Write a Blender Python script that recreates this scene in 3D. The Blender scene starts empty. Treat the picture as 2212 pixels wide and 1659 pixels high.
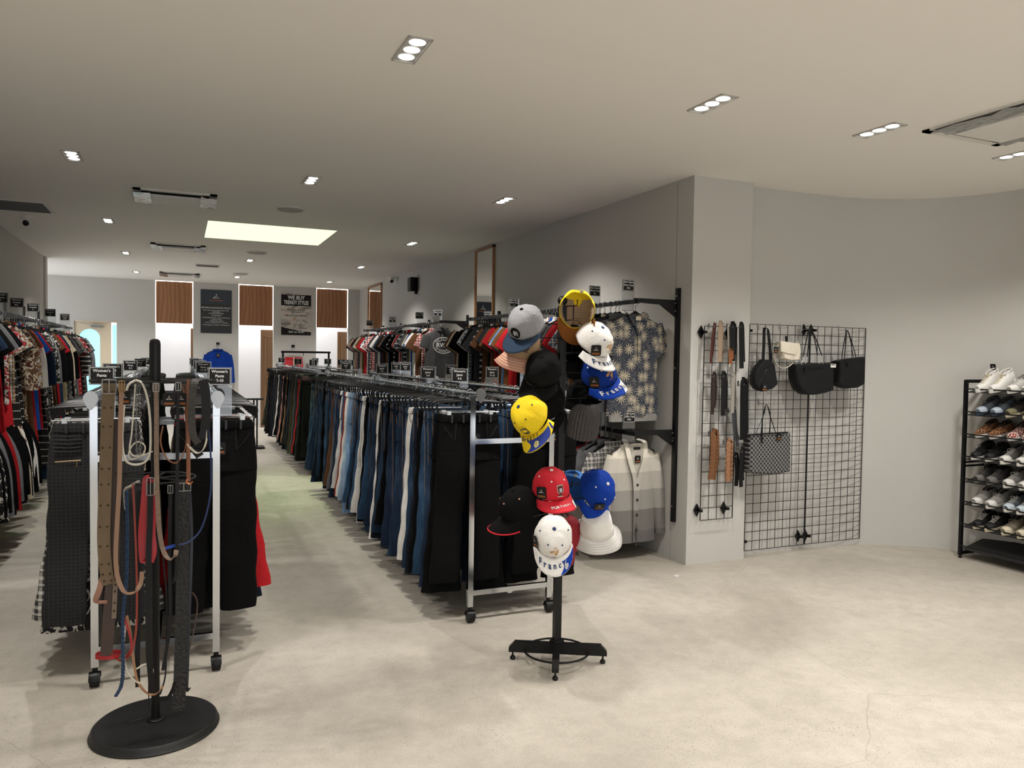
import bpy, math, random
from mathutils import Vector, Matrix
random.seed(11)
R_ = random.Random(5)
SC = bpy.context.scene
COL = SC.collection
PI = math.pi

# ------------------------------------------------------------ camera
CAMH = 1.55
RM = Matrix(((0.91703, 0.00052, -0.39883), (-0.39855, 0.03877, -0.91633), (0.01499, 0.99925, 0.03575)))
FPX, CX, CY = 1650.0, 1106.0, 829.5
cd = bpy.data.cameras.new('camera'); cam = bpy.data.objects.new('camera', cd); COL.objects.link(cam)
cam.matrix_world = Matrix.Translation((0, 0, CAMH)) @ RM.to_4x4()
cd.sensor_width = 36.0; cd.lens = FPX / 2212 * 36.0; cd.clip_start = 0.05; cd.clip_end = 100
SC.camera = cam

def ray(u, v):
    return RM @ Vector((u - CX, -(v - CY), -FPX))
def aty(u, v, y):
    d = ray(u, v); return Vector((0, 0, CAMH)) + d * (y / d.y)
def atx(u, v, x):
    d = ray(u, v); return Vector((0, 0, CAMH)) + d * (x / d.x)

# ------------------------------------------------------------ world, exposure
SC.view_settings.view_transform = 'Standard'; SC.view_settings.look = 'None'
SC.view_settings.gamma = 1.0; SC.view_settings.use_curve_mapping = False
SC.view_settings.exposure = 0.0
W = bpy.data.worlds.new('world'); SC.world = W; W.use_nodes = True
W.node_tree.nodes['Background'].inputs[0].default_value = (0.95, 0.97, 1.0, 1)
W.node_tree.nodes['Background'].inputs[1].default_value = 1.6     # daylight through the open shop front behind the camera
CEIL = 2.913; BACK = 16.18; XW = 3.494; XL = -1.82
SPOT_W = 105.0; LENS_E = 7.0; SKY_E = 1.02
LIGHT_XY = [(x, y, 0) for y in (3.36, 6.2, 9.1, 11.95, 14.7) for x in (-0.69, 0.95, 2.6) if (x, y) != (0.95, 9.1)]
LIGHT_XY += [(3.77, 3.31, 0), (4.99, 3.28, 0)]
LIGHT_XY += [(x, y, 0) for y in (0.5, -2.3) for x in (-0.69, 0.95, 2.6, 3.77, 4.99)]

# ------------------------------------------------------------ materials
def lin(c):
    if isinstance(c, str):
        c = [int(c[i:i + 2], 16) / 255 for i in (0, 2, 4)]
        return tuple(x / 12.92 if x <= 0.04045 else ((x + 0.055) / 1.055) ** 2.4 for x in c) + (1,)
    return tuple(c) + (1,) if len(c) == 3 else tuple(c)
class NT:
    def __init__(s, name):
        s.m = bpy.data.materials.new(name); s.m.use_nodes = True
        s.t = s.m.node_tree; s.b = s.t.nodes['Principled BSDF']
    def n(s, typ, **kw):
        nd = s.t.nodes.new(typ)
        for k, v in kw.items():
            if k in nd.inputs: nd.inputs[k].default_value = v
            else: setattr(nd, k, v)
        return nd
    def l(s, a, b): s.t.links.new(a, b)
    def math(s, op, a, b=None, clamp=False):
        nd = s.t.nodes.new('ShaderNodeMath'); nd.operation = op; nd.use_clamp = clamp
        for i, x in enumerate((a, b)):
            if x is None: continue
            if isinstance(x, (int, float)): nd.inputs[i].default_value = x
            else: s.l(x, nd.inputs[i])
        return nd.outputs[0]
    def obj(s): return s.n('ShaderNodeTexCoord').outputs['Object']
    def mix(s, fac, a, b):
        nd = s.t.nodes.new('ShaderNodeMixRGB')
        for i, x in ((0, fac), (1, a), (2, b)):
            if isinstance(x, (int, float)): nd.inputs[i].default_value = x
            elif isinstance(x, tuple): nd.inputs[i].default_value = x
            else: s.l(x, nd.inputs[i])
        return nd.outputs[0]
    def scaled(s, vec, sc):
        mp = s.n('ShaderNodeMapping'); mp.inputs['Scale'].default_value = sc; s.l(vec, mp.inputs[0]); return mp.outputs[0]
    def ramp(s, fac, stops, interp='LINEAR'):
        nd = s.t.nodes.new('ShaderNodeValToRGB'); cr = nd.color_ramp; cr.interpolation = interp
        while len(cr.elements) < len(stops): cr.elements.new(0.5)
        for e, (p, c) in zip(cr.elements, stops): e.position = p; e.color = lin(c)
        s.l(fac, nd.inputs[0]); return nd.outputs[0]
MC = {}
def mat(name, c, rough=0.6, metal=0.0, emis=0.0, noise=0.0, nscale=8.0, bump=0.0, bscale=60.0, sheen=0.0, coat=0.0):
    if name in MC: return MC[name]
    q = NT(name); b = q.b; col = lin(c)
    b.inputs['Base Color'].default_value = col; b.inputs['Roughness'].default_value = rough; b.inputs['Metallic'].default_value = metal
    if name[:6] in ('fabric', 'cap_bl', 'black_', 'washed'): b.inputs['Specular IOR Level'].default_value = .12 if name[:6] != 'black_' else .3
    if sheen: b.inputs['Sheen Weight'].default_value = sheen
    if coat: b.inputs['Coat Weight'].default_value = coat
    if emis:
        b.inputs['Emission Color'].default_value = col; b.inputs['Emission Strength'].default_value = emis
    if noise or bump:
        o = q.obj()
    if noise:
        nz = q.n('ShaderNodeTexNoise', Scale=nscale, Detail=4.0); q.l(o, nz.inputs['Vector'])
        f = q.math('ADD', q.math('MULTIPLY', q.math('SUBTRACT', nz.outputs[0], 0.5), 2 * noise), 1.0)
        mx = q.n('ShaderNodeVectorMath', operation='MULTIPLY'); mx.inputs[0].default_value = col[:3]
        cb = q.n('ShaderNodeCombineXYZ'); [q.l(f, cb.inputs[i]) for i in range(3)]
        q.l(cb.outputs[0], mx.inputs[1]); q.l(mx.outputs[0], b.inputs['Base Color'])
    if bump:
        nb = q.n('ShaderNodeTexNoise', Scale=bscale, Detail=3.0); q.l(o, nb.inputs['Vector'])
        bp = q.n('ShaderNodeBump', Strength=bump, Distance=0.01); q.l(nb.outputs[0], bp.inputs['Height']); q.l(bp.outputs[0], b.inputs['Normal'])
    MC[name] = q.m; return q.m
def fab(c, noise=0.18): return mat('fabric_' + c, c, 0.9, noise=noise, nscale=14, bump=0.35, bscale=45)
def denim(c):
    k = 'denim_' + c
    if k in MC: return MC[k]
    q = NT(k); o = q.obj(); col = lin(c)
    n1 = q.n('ShaderNodeTexNoise', Scale=5.0, Detail=5.0, Roughness=0.65); q.l(q.scaled(o, (2, 2, 0.5)), n1.inputs['Vector'])
    n2 = q.n('ShaderNodeTexNoise', Scale=220.0, Detail=2.0); q.l(q.scaled(o, (1, 1, 0.2)), n2.inputs['Vector'])
    lite = tuple(min(1, x * 2.1 + 0.02) for x in col[:3]) + (1,); dark = tuple(x * 0.6 for x in col[:3]) + (1,)
    c1 = q.ramp(n1.outputs[0], [(0.34, dark), (0.52, col), (0.72, lite)])
    q.b.inputs['Specular IOR Level'].default_value = .15; c2 = q.mix(q.math('MULTIPLY', n2.outputs[0], 0.35), c1, dark)
    # contrast stitching down the outer seam
    s = q.n('ShaderNodeSeparateXYZ'); q.l(o, s.inputs[0])
    dash = q.math('GREATER_THAN', q.math('FRACT', q.math('MULTIPLY', s.outputs[2], 90)), 0.35)
    ring = q.math('LESS_THAN', q.math('ABSOLUTE', q.math('SUBTRACT', q.math('ABSOLUTE', s.outputs[0]), 0.178)), 0.0016)
    c3 = q.mix(q.math('MULTIPLY', dash, q.math('MULTIPLY', ring, 0.55)), c2, lin('b89058'))
    q.l(c3, q.b.inputs['Base Color']); q.b.inputs['Roughness'].default_value = 0.85
    bp = q.n('ShaderNodeBump', Strength=0.4, Distance=0.01); n3 = q.n('ShaderNodeTexNoise', Scale=30.0, Detail=4.0); q.l(o, n3.inputs['Vector'])
    q.l(n3.outputs[0], bp.inputs['Height']); q.l(bp.outputs[0], q.b.inputs['Normal'])
    MC[k] = q.m; return q.m
def patt(kind, a, b, c='000000', sc=1.0):
    k = 'print_%s_%s_%s_%s' % (kind, a, b, sc)
    if k in MC: return MC[k]
    q = NT(k); o = q.obj(); s = q.n('ShaderNodeSeparateXYZ'); q.l(o, s.inputs[0]); A, B, Cc = lin(a), lin(b), lin(c)
    def per(ax, f, w): return q.math('LESS_THAN', q.math('FRACT', q.math('MULTIPLY', s.outputs[ax], f * sc)), w)
    if kind == 'plaid':
        f = q.math('ADD', q.math('MULTIPLY', per(0, 28, 0.45), 0.5), q.math('MULTIPLY', per(2, 28, 0.45), 0.5))
        col = q.mix(f, A, B); col = q.mix(q.math('MULTIPLY', q.math('MAXIMUM', per(0, 14, 0.08), per(2, 14, 0.08)), 0.8), col, Cc)
    elif kind == 'stripe': col = q.mix(per(2, 16, 0.3), A, B)
    elif kind == 'vstripe': col = q.mix(per(0, 40, 0.35), A, B)
    elif kind == 'check':
        f = q.math('MAXIMUM', per(0, 55, 0.3), per(2, 55, 0.3)); col = q.mix(f, A, B)
    elif kind == 'checker':
        ck = q.n('ShaderNodeTexChecker', Scale=75.0 * sc); q.l(o, ck.inputs[0]); ck.inputs[1].default_value = A; ck.inputs[2].default_value = B; col = ck.outputs[0]
    elif kind == 'dash':
        f = q.math('MULTIPLY', per(2, 15, 0.14), per(0, 75, 0.55)); col = q.mix(f, A, B)
    elif kind == 'blotch':
        v = q.n('ShaderNodeTexVoronoi', Scale=16.0 * sc); n1 = q.n('ShaderNodeTexNoise', Scale=9.0 * sc, Detail=6.0, Distortion=2.2); q.l(o, v.inputs['Vector']); q.l(o, n1.inputs['Vector'])
        col = q.ramp(n1.outputs[0], [(0.38, A), (0.47, B), (0.55, Cc), (0.62, A)], 'CONSTANT')
    elif kind == 'leopard':
        v = q.n('ShaderNodeTexVoronoi', Scale=60.0 * sc); q.l(o, v.inputs['Vector'])
        col = q.ramp(v.outputs['Distance'], [(0.0, B), (0.28, Cc), (0.5, A)], 'CONSTANT')
    elif kind == 'palm':
        n1 = q.n('ShaderNodeTexNoise', Scale=55.0, Detail=5.0, Distortion=1.8); q.l(o, n1.inputs['Vector'])
        base = q.ramp(n1.outputs[0], [(0.0, A), (0.488, 'a59d8c'), (0.512, A)], 'CONSTANT')
        col = base
        for off, scl in ((3.7, 12.0),):
            mp = q.n('ShaderNodeCombineXYZ'); q.l(q.math('ADD', s.outputs[0], off), mp.inputs[0]); q.l(q.math('ADD', q.math('MULTIPLY', s.outputs[2], .9), off), mp.inputs[1])
            v = q.n('ShaderNodeTexVoronoi', voronoi_dimensions='2D', Scale=scl, Randomness=0.8); q.l(mp.outputs[0], v.inputs['Vector'])
            d = q.n('ShaderNodeVectorMath', operation='SUBTRACT'); q.l(mp.outputs[0], d.inputs[0]); q.l(v.outputs['Position'], d.inputs[1])
            ds = q.n('ShaderNodeSeparateXYZ'); q.l(d.outputs[0], ds.inputs[0])
            ang = q.math('ARCTAN2', ds.outputs[1], ds.outputs[0]); cs = q.n('ShaderNodeSeparateXYZ'); q.l(v.outputs['Color'], cs.inputs[0])
            wav = q.math('ABSOLUTE', q.math('COSINE', q.math('ADD', q.math('MULTIPLY', ang, 5.5), q.math('MULTIPLY', cs.outputs[0], 6.0))))
            rad = q.math('MULTIPLY', q.math('ADD', q.math('MULTIPLY', q.math('POWER', wav, 2.4), 0.87), 0.13), 0.040)
            ln = q.n('ShaderNodeVectorMath', operation='LENGTH'); q.l(d.outputs[0], ln.inputs[0])
            col = q.mix(q.math('LESS_THAN', ln.outputs['Value'], rad), col, B)
    elif kind == 'lattice':
        u = q.math('ADD', s.outputs[0], s.outputs[2]); w = q.math('SUBTRACT', s.outputs[0], s.outputs[2])
        fu = q.math('FRACT', q.math('MULTIPLY', u, 24 * sc)); fw = q.math('FRACT', q.math('MULTIPLY', w, 24 * sc))
        l1 = q.math('MAXIMUM', q.math('LESS_THAN', fu, 0.16), q.math('LESS_THAN', fw, 0.16))
        l2 = q.math('MULTIPLY', q.math('LESS_THAN', q.math('ABSOLUTE', q.math('SUBTRACT', fu, 0.62)), 0.2), q.math('LESS_THAN', q.math('ABSOLUTE', q.math('SUBTRACT', fw, 0.6)), 0.2))
        col = q.mix(l1, q.mix(l2, A, Cc), B)
    elif kind == 'bands':   # horizontal colour blocks of a knitted cardigan
        f = q.math('MULTIPLY', q.math('ADD', s.outputs[2], 0.8), 1.3)
        col = q.ramp(f, [(0.0, '454341'), (0.17, '5a5754'), (0.38, '86827c'), (0.58, 'a8a39b'), (0.76, 'c4beb3'), (0.9, 'ddd6c8')], 'CONSTANT')
        n1 = q.n('ShaderNodeTexNoise', Scale=260.0, Detail=2.0); q.l(o, n1.inputs['Vector']); col = q.mix(q.math('MULTIPLY', n1.outputs[0], 0.16), col, lin('f0ebe0'))
    q.l(col, q.b.inputs['Base Color']); q.b.inputs['Roughness'].default_value = 0.85
    nb = q.n('ShaderNodeTexNoise', Scale=60.0, Detail=3.0); q.l(o, nb.inputs['Vector'])
    bp = q.n('ShaderNodeBump', Strength=0.3, Distance=0.01); q.l(nb.outputs[0], bp.inputs['Height']); q.l(bp.outputs[0], q.b.inputs['Normal'])
    MC[k] = q.m; return q.m
def wood(name, a, b, sc=1.0, rough=0.45):
    q = NT(name); o = q.obj()
    n0 = q.n('ShaderNodeTexNoise', Scale=1.6 * sc, Detail=2.0); q.l(q.scaled(o, (1, 1, 0.45)), n0.inputs['Vector'])
    w = q.n('ShaderNodeTexWave', Scale=1.5 * sc, Distortion=14.0, Detail=2.0); w.inputs['Detail Scale'].default_value = 0.7; q.l(q.scaled(o, (2.6, 1, 0.55)), w.inputs['Vector'])
    n2 = q.n('ShaderNodeTexNoise', Scale=60.0, Detail=4.0); q.l(q.scaled(o, (2, 2, 0.05)), n2.inputs['Vector'])
    f = q.math('ADD', q.math('MULTIPLY', w.outputs['Fac'], 0.3), q.math('MULTIPLY', n2.outputs[0], 0.7))
    q.l(q.ramp(f, [(0.15, a), (0.8, b)]), q.b.inputs['Base Color']); q.b.inputs['Roughness'].default_value = rough; return q.m
def concrete():
    q = NT('polished_concrete'); o = q.obj()
    n1 = q.n('ShaderNodeTexNoise', Scale=0.7, Detail=6.0, Roughness=0.62, Distortion=0.6); q.l(o, n1.inputs['Vector'])
    c = q.ramp(n1.outputs[0], [(0.32, 'a49d91'), (0.5, 'b7b0a4'), (0.68, 'c4bdb1')])
    n2 = q.n('ShaderNodeTexNoise', Scale=9.0, Detail=7.0, Roughness=0.7); q.l(o, n2.inputs['Vector'])
    c = q.mix(q.ramp(n2.outputs[0], [(0.42, (0, 0, 0)), (0.72, (0.4, 0.4, 0.4))]), c, lin('918a7e'))
    v = q.n('ShaderNodeTexVoronoi', Scale=42.0); q.l(o, v.inputs['Vector'])
    n3 = q.n('ShaderNodeTexNoise', Scale=2.2, Detail=3.0); q.l(o, n3.inputs['Vector'])
    sp = q.math('LESS_THAN', v.outputs['Distance'], q.math('MULTIPLY', q.math('SUBTRACT', n3.outputs[0], 0.33), 0.5))
    n5 = q.n('ShaderNodeTexNoise', Scale=150.0, Detail=1.0); q.l(o, n5.inputs['Vector'])
    c = q.mix(q.math('MULTIPLY', sp, 0.55), c, lin('6d675d'))
    c = q.mix(q.math('MULTIPLY', q.math('GREATER_THAN', n5.outputs[0], 0.64), 0.5), c, lin('7d766b'))
    # wandering hairline cracks
    wv = q.n('ShaderNodeTexNoise', Scale=1.3, Detail=5.0); q.l(o, wv.inputs['Vector'])
    dv = q.n('ShaderNodeVectorMath', operation='ADD'); q.l(o, dv.inputs[0]); q.l(q.mix(0.86, wv.outputs['Color'], (0, 0, 0, 1)), dv.inputs[1])
    ve = q.n('ShaderNodeTexVoronoi', Scale=0.33, feature='DISTANCE_TO_EDGE'); q.l(dv.outputs[0], ve.inputs['Vector'])
    c = q.mix(q.math('MULTIPLY', q.math('LESS_THAN', ve.outputs['Distance'], 0.0006), 0.3), c, lin('6a6458'))
    q.l(c, q.b.inputs['Base Color'])
    q.l(q.math('ADD', q.math('MULTIPLY', n2.outputs[0], 0.3), 0.38), q.b.inputs['Roughness'])
    bp = q.n('ShaderNodeBump', Strength=0.12, Distance=0.004); q.l(n2.outputs[0], bp.inputs['Height']); q.l(bp.outputs[0], q.b.inputs['Normal'])
    return q.m
def clear(name='clear_acrylic'):
    if name in MC: return MC[name]
    q = NT(name); q.t.nodes.remove(q.b)
    out = [n for n in q.t.nodes if n.type == 'OUTPUT_MATERIAL'][0]
    tr = q.n('ShaderNodeBsdfTransparent'); tr.inputs[0].default_value = (0.93, 0.95, 0.96, 1)
    gl = q.n('ShaderNodeBsdfGlossy'); gl.inputs['Roughness'].default_value = 0.06
    fr = q.n('ShaderNodeFresnel', IOR=1.6); mx = q.n('ShaderNodeMixShader'); q.l(q.math('ADD', fr.outputs[0], 0.05), mx.inputs[0]); q.l(tr.outputs[0], mx.inputs[1]); q.l(gl.outputs[0], mx.inputs[2]); q.l(mx.outputs[0], out.inputs[0])
    MC[name] = q.m; return q.m
M_WALL = mat('painted_wall', 'bebcb7', 0.75, noise=0.02, nscale=3, bump=0.05, bscale=120)
M_CEIL = mat('painted_ceiling', 'eeebe5', 0.7, bump=0.04, bscale=3)
M_BLK = mat('black_metal', '0b0b0c', 0.42, noise=0.1, nscale=30)
M_BLKP = mat('black_plastic', '070708', 0.35, noise=0.1, nscale=30)
M_CHR = mat('chrome', 'c9cccf', 0.14, 1.0, noise=0.04, nscale=20)
M_SIL = mat('satin_steel', 'a9aaab', 0.3, 0.9, noise=0.05, nscale=20)
M_WHT = mat('white_plastic', 'dcdad5', 0.5, noise=0.03)
M_CARD = mat('black_card', '0c0c0d', 0.6, noise=0.05)
M_INK = mat('white_print', 'd8d8d6', 0.7, noise=0.02)
M_ORG = mat('orange_print', 'b56a2c', 0.7, noise=0.02)
M_CLR = clear()
M_FROST = mat('frosted_clip', 'c3c8cb', 0.25, noise=0.05)

# ------------------------------------------------------------ mesh helpers
class MB:
    def __init__(s): s.v = []; s.f = []; s.mi = []; s.cur = 0
    def add(s, vs, fs):
        o = len(s.v); s.v += [tuple(p) for p in vs]; s.f += [tuple(i + o for i in f) for f in fs]; s.mi += [s.cur] * len(fs)
    def loft(s, rings, cap=(True, True), closed=True):
        n = len(rings[0]); vs = [p for r in rings for p in r]; fs = []
        for i in range(len(rings) - 1):
            for j in range(n if closed else n - 1):
                k = (j + 1) % n; fs.append((i * n + j, i * n + k, (i + 1) * n + k, (i + 1) * n + j))
        if cap[0]: fs.append(tuple(range(n))[::-1])
        if cap[1]: fs.append(tuple((len(rings) - 1) * n + j for j in range(n)))
        s.add(vs, fs)
    def box(s, c, d, M=None):
        x, y, z = d[0] / 2, d[1] / 2, d[2] / 2; c = Vector(c)
        vs = [Vector((a * x, b * y, e * z)) for a in (-1, 1) for b in (-1, 1) for e in (-1, 1)]
        vs = [(M @ p if M else p) + c for p in vs]
        s.add(vs, [(0, 1, 3, 2), (4, 6, 7, 5), (0, 4, 5, 1), (2, 3, 7, 6), (0, 2, 6, 4), (1, 5, 7, 3)])
    def tube(s, pts, r, n=8, closed=False, caps=True):
        pts = [Vector(p) for p in pts]; m = len(pts); rings = []; prev = None
        for i, p in enumerate(pts):
            if closed: t = pts[(i + 1) % m] - pts[i - 1]
            else: t = pts[min(i + 1, m - 1)] - pts[max(i - 1, 0)]
            if t.length < 1e-9: t = Vector((0, 0, 1))
            t.normalize()
            if prev is None:
                a = Vector((0, 0, 1)) if abs(t.z) < 0.9 else Vector((1, 0, 0)); u = t.cross(a).normalized()
            else:
                u = prev - t * prev.dot(t); u = u.normalized() if u.length > 1e-6 else t.orthogonal().normalized()
            prev = u; w = t.cross(u); rr = r[i] if isinstance(r, (list, tuple)) else r
            rings.append([p + (u * math.cos(2 * PI * k / n) + w * math.sin(2 * PI * k / n)) * rr for k in range(n)])
        if closed: rings.append(rings[0]); caps = False
        s.loft(rings, (caps, caps))
    def rib(s, pts, wd, w, t):   # flat strap: path, width direction(s), width, thickness
        pts = [Vector(p) for p in pts]; m = len(pts); rings = []
        for i, p in enumerate(pts):
            tg = (pts[min(i + 1, m - 1)] - pts[max(i - 1, 0)]).normalized()
            d = Vector(wd[i] if isinstance(wd, list) else wd)
            if tuple(d) == (1, 0, 0): d = d * (1 - abs(tg.x)) + Vector((0, 1, .25)) * abs(tg.x) ** 2
            d = (d - tg * d.dot(tg))
            d = d.normalized() if d.length > 1e-5 else tg.orthogonal().normalized()
            nn = tg.cross(d); ww = w[i] if isinstance(w, list) else w
            rings.append([p + d * ww / 2 + nn * t / 2, p - d * ww / 2 + nn * t / 2, p - d * ww / 2 - nn * t / 2, p + d * ww / 2 - nn * t / 2])
        s.loft(rings)
    def lathe(s, prof, n=24, c=(0, 0, 0), M=None, cap=(True, True)):
        c = Vector(c); rings = []
        for r, z in prof:
            rg = [Vector((r * math.cos(2 * PI * k / n), r * math.sin(2 * PI * k / n), z)) for k in range(n)]
            rings.append([(M @ p if M else p) + c for p in rg])
        s.loft(rings, cap)
    def prism(s, poly, f0, f1):   # poly 2D points, f0/f1 map (a,b)->3D front and back
        n = len(poly); vs = [f0(*p) for p in poly] + [f1(*p) for p in poly]
        s.add(vs, [tuple(range(n)), tuple(range(n, 2 * n))[::-1]] + [(i, i + n, (i + 1) % n + n, (i + 1) % n) for i in range(n)])
    def mesh(s, name, mats=(), smooth=True, M=None):
        me = bpy.data.meshes.new(name); vs = [M @ Vector(p) for p in s.v] if M else s.v
        me.from_pydata([tuple(p) for p in vs], [], s.f); me.update()
        for m in mats: me.materials.append(m)
        if len(mats) > 1: me.polygons.foreach_set('material_index', s.mi)
        import bmesh
        bm = bmesh.new(); bm.from_mesh(me); bmesh.ops.recalc_face_normals(bm, faces=bm.faces); bm.to_mesh(me); bm.free()
        if smooth:
            me.polygons.foreach_set('use_smooth', [True] * len(me.polygons))
            me.set_sharp_from_angle(angle=math.radians(38))
        return me
    def build(s, name, m, parent=None, smooth=True, loc=None, M=None):
        me = s.mesh(name, m if isinstance(m, (list, tuple)) else [m], smooth, M)
        return link(name, me, parent, loc)
def link(name, me, parent=None, loc=None, m=None):
    o = bpy.data.objects.new(name, me); COL.objects.link(o)
    if parent is not None: o.parent = parent
    if loc is not None: o.location = loc
    if m is not None:
        for i, mm in enumerate(m if isinstance(m, (list, tuple)) else [m]):
            o.material_slots[i].link = 'OBJECT'; o.material_slots[i].material = mm
    return o
def tag(o, label=None, cat=None, group=None, kind=None):
    if label: o['label'] = label
    if cat: o['category'] = cat
    if group: o['group'] = group
    if kind: o['kind'] = kind
    return o
def thing(name, label, cat, loc=(0, 0, 0), rz=0.0, group=None, M=None):
    o = bpy.data.objects.new(name, None); COL.objects.link(o); o.empty_display_size = 0.05
    if M is not None: o.matrix_world = M
    else: o.location = loc; o.rotation_euler = (0, 0, rz)
    return tag(o, label, cat, group)
def axes(x, y, z, loc):
    return Matrix(((x[0], y[0], z[0], loc[0]), (x[1], y[1], z[1], loc[1]), (x[2], y[2], z[2], loc[2]), (0, 0, 0, 1)))
TXT = {}
def text_geo(s, size=1.0, align='CENTER', bold=0.0, shear=0.0):
    k = (s, align, bold, shear)
    if k not in TXT:
        cu = bpy.data.curves.new('t', 'FONT'); cu.body = s; cu.size = 1.0; cu.align_x = align; cu.align_y = 'CENTER'; cu.offset = bold; cu.shear = shear
        cu.resolution_u = 3
        ob = bpy.data.objects.new('t', cu); COL.objects.link(ob)
        dg = bpy.context.evaluated_depsgraph_get(); me = bpy.data.meshes.new_from_object(ob.evaluated_get(dg))
        TXT[k] = ([tuple(v.co[:2]) for v in me.vertices], [tuple(p.vertices) for p in me.polygons])
        bpy.data.objects.remove(ob); bpy.data.curves.remove(cu); bpy.data.meshes.remove(me)
    v, f = TXT[k]
    return [(a * size, b * size) for a, b in v], f
def text(mb, s, size, fn, align='CENTER', bold=0.0, sx=1.0, dx=0.0, dy=0.0, shear=0.0):
    v, f = text_geo(s, size, align, bold, shear); mb.add([fn(a * sx + dx, b + dy) for a, b in v], f)
def stroke(mb, pts, w, fn):   # 2D poly-line with width mapped onto a surface
    n = len(pts); L = []; Rr = []
    for i in range(n):
        a = pts[max(i - 1, 0)]; b = pts[min(i + 1, n - 1)]; dx, dy = b[0] - a[0], b[1] - a[1]; l = math.hypot(dx, dy) or 1
        ww = w[i] if isinstance(w, (list, tuple)) else w
        L.append(fn(pts[i][0] - dy / l * ww / 2, pts[i][1] + dx / l * ww / 2)); Rr.append(fn(pts[i][0] + dy / l * ww / 2, pts[i][1] - dx / l * ww / 2))
    mb.add(L + Rr, [(i, i + 1, n + i + 1, n + i) for i in range(n - 1)])
def poly(mb, pts, fn): mb.add([fn(*p) for p in pts], [tuple(range(len(pts)))])
def disc(mb, cx, cy, r, fn, n=14, ry=None): poly(mb, [(cx + r * math.cos(2 * PI * k / n), cy + (ry or r) * math.sin(2 * PI * k / n)) for k in range(n)], fn)
def arc(cx, cy, r, a0, a1, n=10, ry=None): return [(cx + r * math.cos(a0 + (a1 - a0) * i / n), cy + (ry or r) * math.sin(a0 + (a1 - a0) * i / n)) for i in range(n + 1)]
def hanger_icon(mb, mo, s, fn, dx=0, dy=0):
    g = lambda a, b: fn(a * s + dx, b * s + dy)
    stroke(mb, [(-.05, .42), (-.04, .5), (.04, .5), (.06, .4), (0, .32), (0, .22)], .06, g)
    stroke(mb, [(-.45, -.05), (0, .22), (.45, -.05), (-.45, -.05)], .06, g)
    poly(mo, [(0, .08), (.07, -.02), (-.02, -.12), (-.06, -.02)], g)
def smoothpath(pts, n=8):
    pts = [Vector(p) for p in pts]; out = []
    P = [2 * pts[0] - pts[1]] + pts + [2 * pts[-1] - pts[-2]]
    for i in range(1, len(P) - 2):
        p0, p1, p2, p3 = P[i - 1:i + 3]
        for k in range(n):
            t = k / n; out.append(0.5 * ((2 * p1) + (p2 - p0) * t + (2 * p0 - 5 * p1 + 4 * p2 - p3) * t * t + (3 * p1 - p0 - 3 * p2 + p3) * t ** 3))
    out.append(pts[-1]); return out
ORD = ['first', 'second', 'third', 'fourth', 'fifth', 'sixth', 'seventh', 'eighth', 'ninth', 'tenth', 'eleventh', 'twelfth', 'thirteenth', 'fourteenth', 'fifteenth', 'sixteenth', 'seventeenth', 'eighteenth', 'nineteenth']
TENS = {2: ('twenty', 'twentieth'), 3: ('thirty', 'thirtieth'), 4: ('forty', 'fortieth'), 5: ('fifty', 'fiftieth'), 6: ('sixty', 'sixtieth'), 7: ('seventy', 'seventieth'), 8: ('eighty', 'eightieth')}
def ordn(i):
    if i < 20: return ORD[i - 1]
    t, u = divmod(i, 10); return TENS[t][1] if u == 0 else TENS[t][0] + '-' + ORD[u - 1]
# ============================================================ ROOM
def struct(name, mb, m, smooth=False): o = mb.build(name, m, None, smooth); o['kind'] = 'structure'; return o
mb = MB(); mb.box((2.0, 6.5, -0.05), (9.4, 23.0, 0.1)); struct('floor', mb, concrete())
SK = (0.27, 1.6, 8.58, 9.87)
mb = MB()   # ceiling in strips round the luminous skylight
x0, x1, y0, y1 = -2.7, 6.7, -5, 18
for a, b, c, d in ((x0, SK[0], y0, y1), (SK[1], x1, y0, y1), (SK[0], SK[1], y0, SK[2]), (SK[0], SK[1], SK[3], y1)):
    mb.box(((a + b) / 2, (c + d) / 2, CEIL + 0.1), (b - a, d - c, 0.2))
struct('ceiling', mb, M_CEIL)
t = thing('skylight', 'large glowing pale yellow-green skylight panel set in the ceiling', 'skylight', ((SK[0] + SK[1]) / 2, (SK[2] + SK[3]) / 2, CEIL))
w, d = (SK[1] - SK[0]), (SK[3] - SK[2])
mb = MB(); mb.box((0, 0, 0.012), (w - 0.004, d - 0.004, 0.02)); mb.build('diffuser', mat('skylight_glow', (0.92, 1.0, 0.72), emis=SKY_E), t, False)
mb = MB(); [mb.box(c, s) for c, s in (((-w / 2 + .006, 0, .06), (.012, d, .07)), ((w / 2 - .006, 0, .06), (.012, d, .07)), ((0, -d / 2 + .006, .06), (w, .012, .07)), ((0, d / 2 - .006, .06), (w, .012, .07)))]
mb.build('frame', M_WHT, t, False)
ld = bpy.data.lights.new('skylight_daylight', 'SPOT'); ld.energy = 150; ld.spot_size = math.radians(95); ld.spot_blend = 1; ld.shadow_soft_size = 0; ld.color = (.72, 1, .45)
lo = bpy.data.objects.new('skylight_daylight', ld); COL.objects.link(lo); lo.parent = t; lo.location = (-.1, -.3, -.01)
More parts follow.
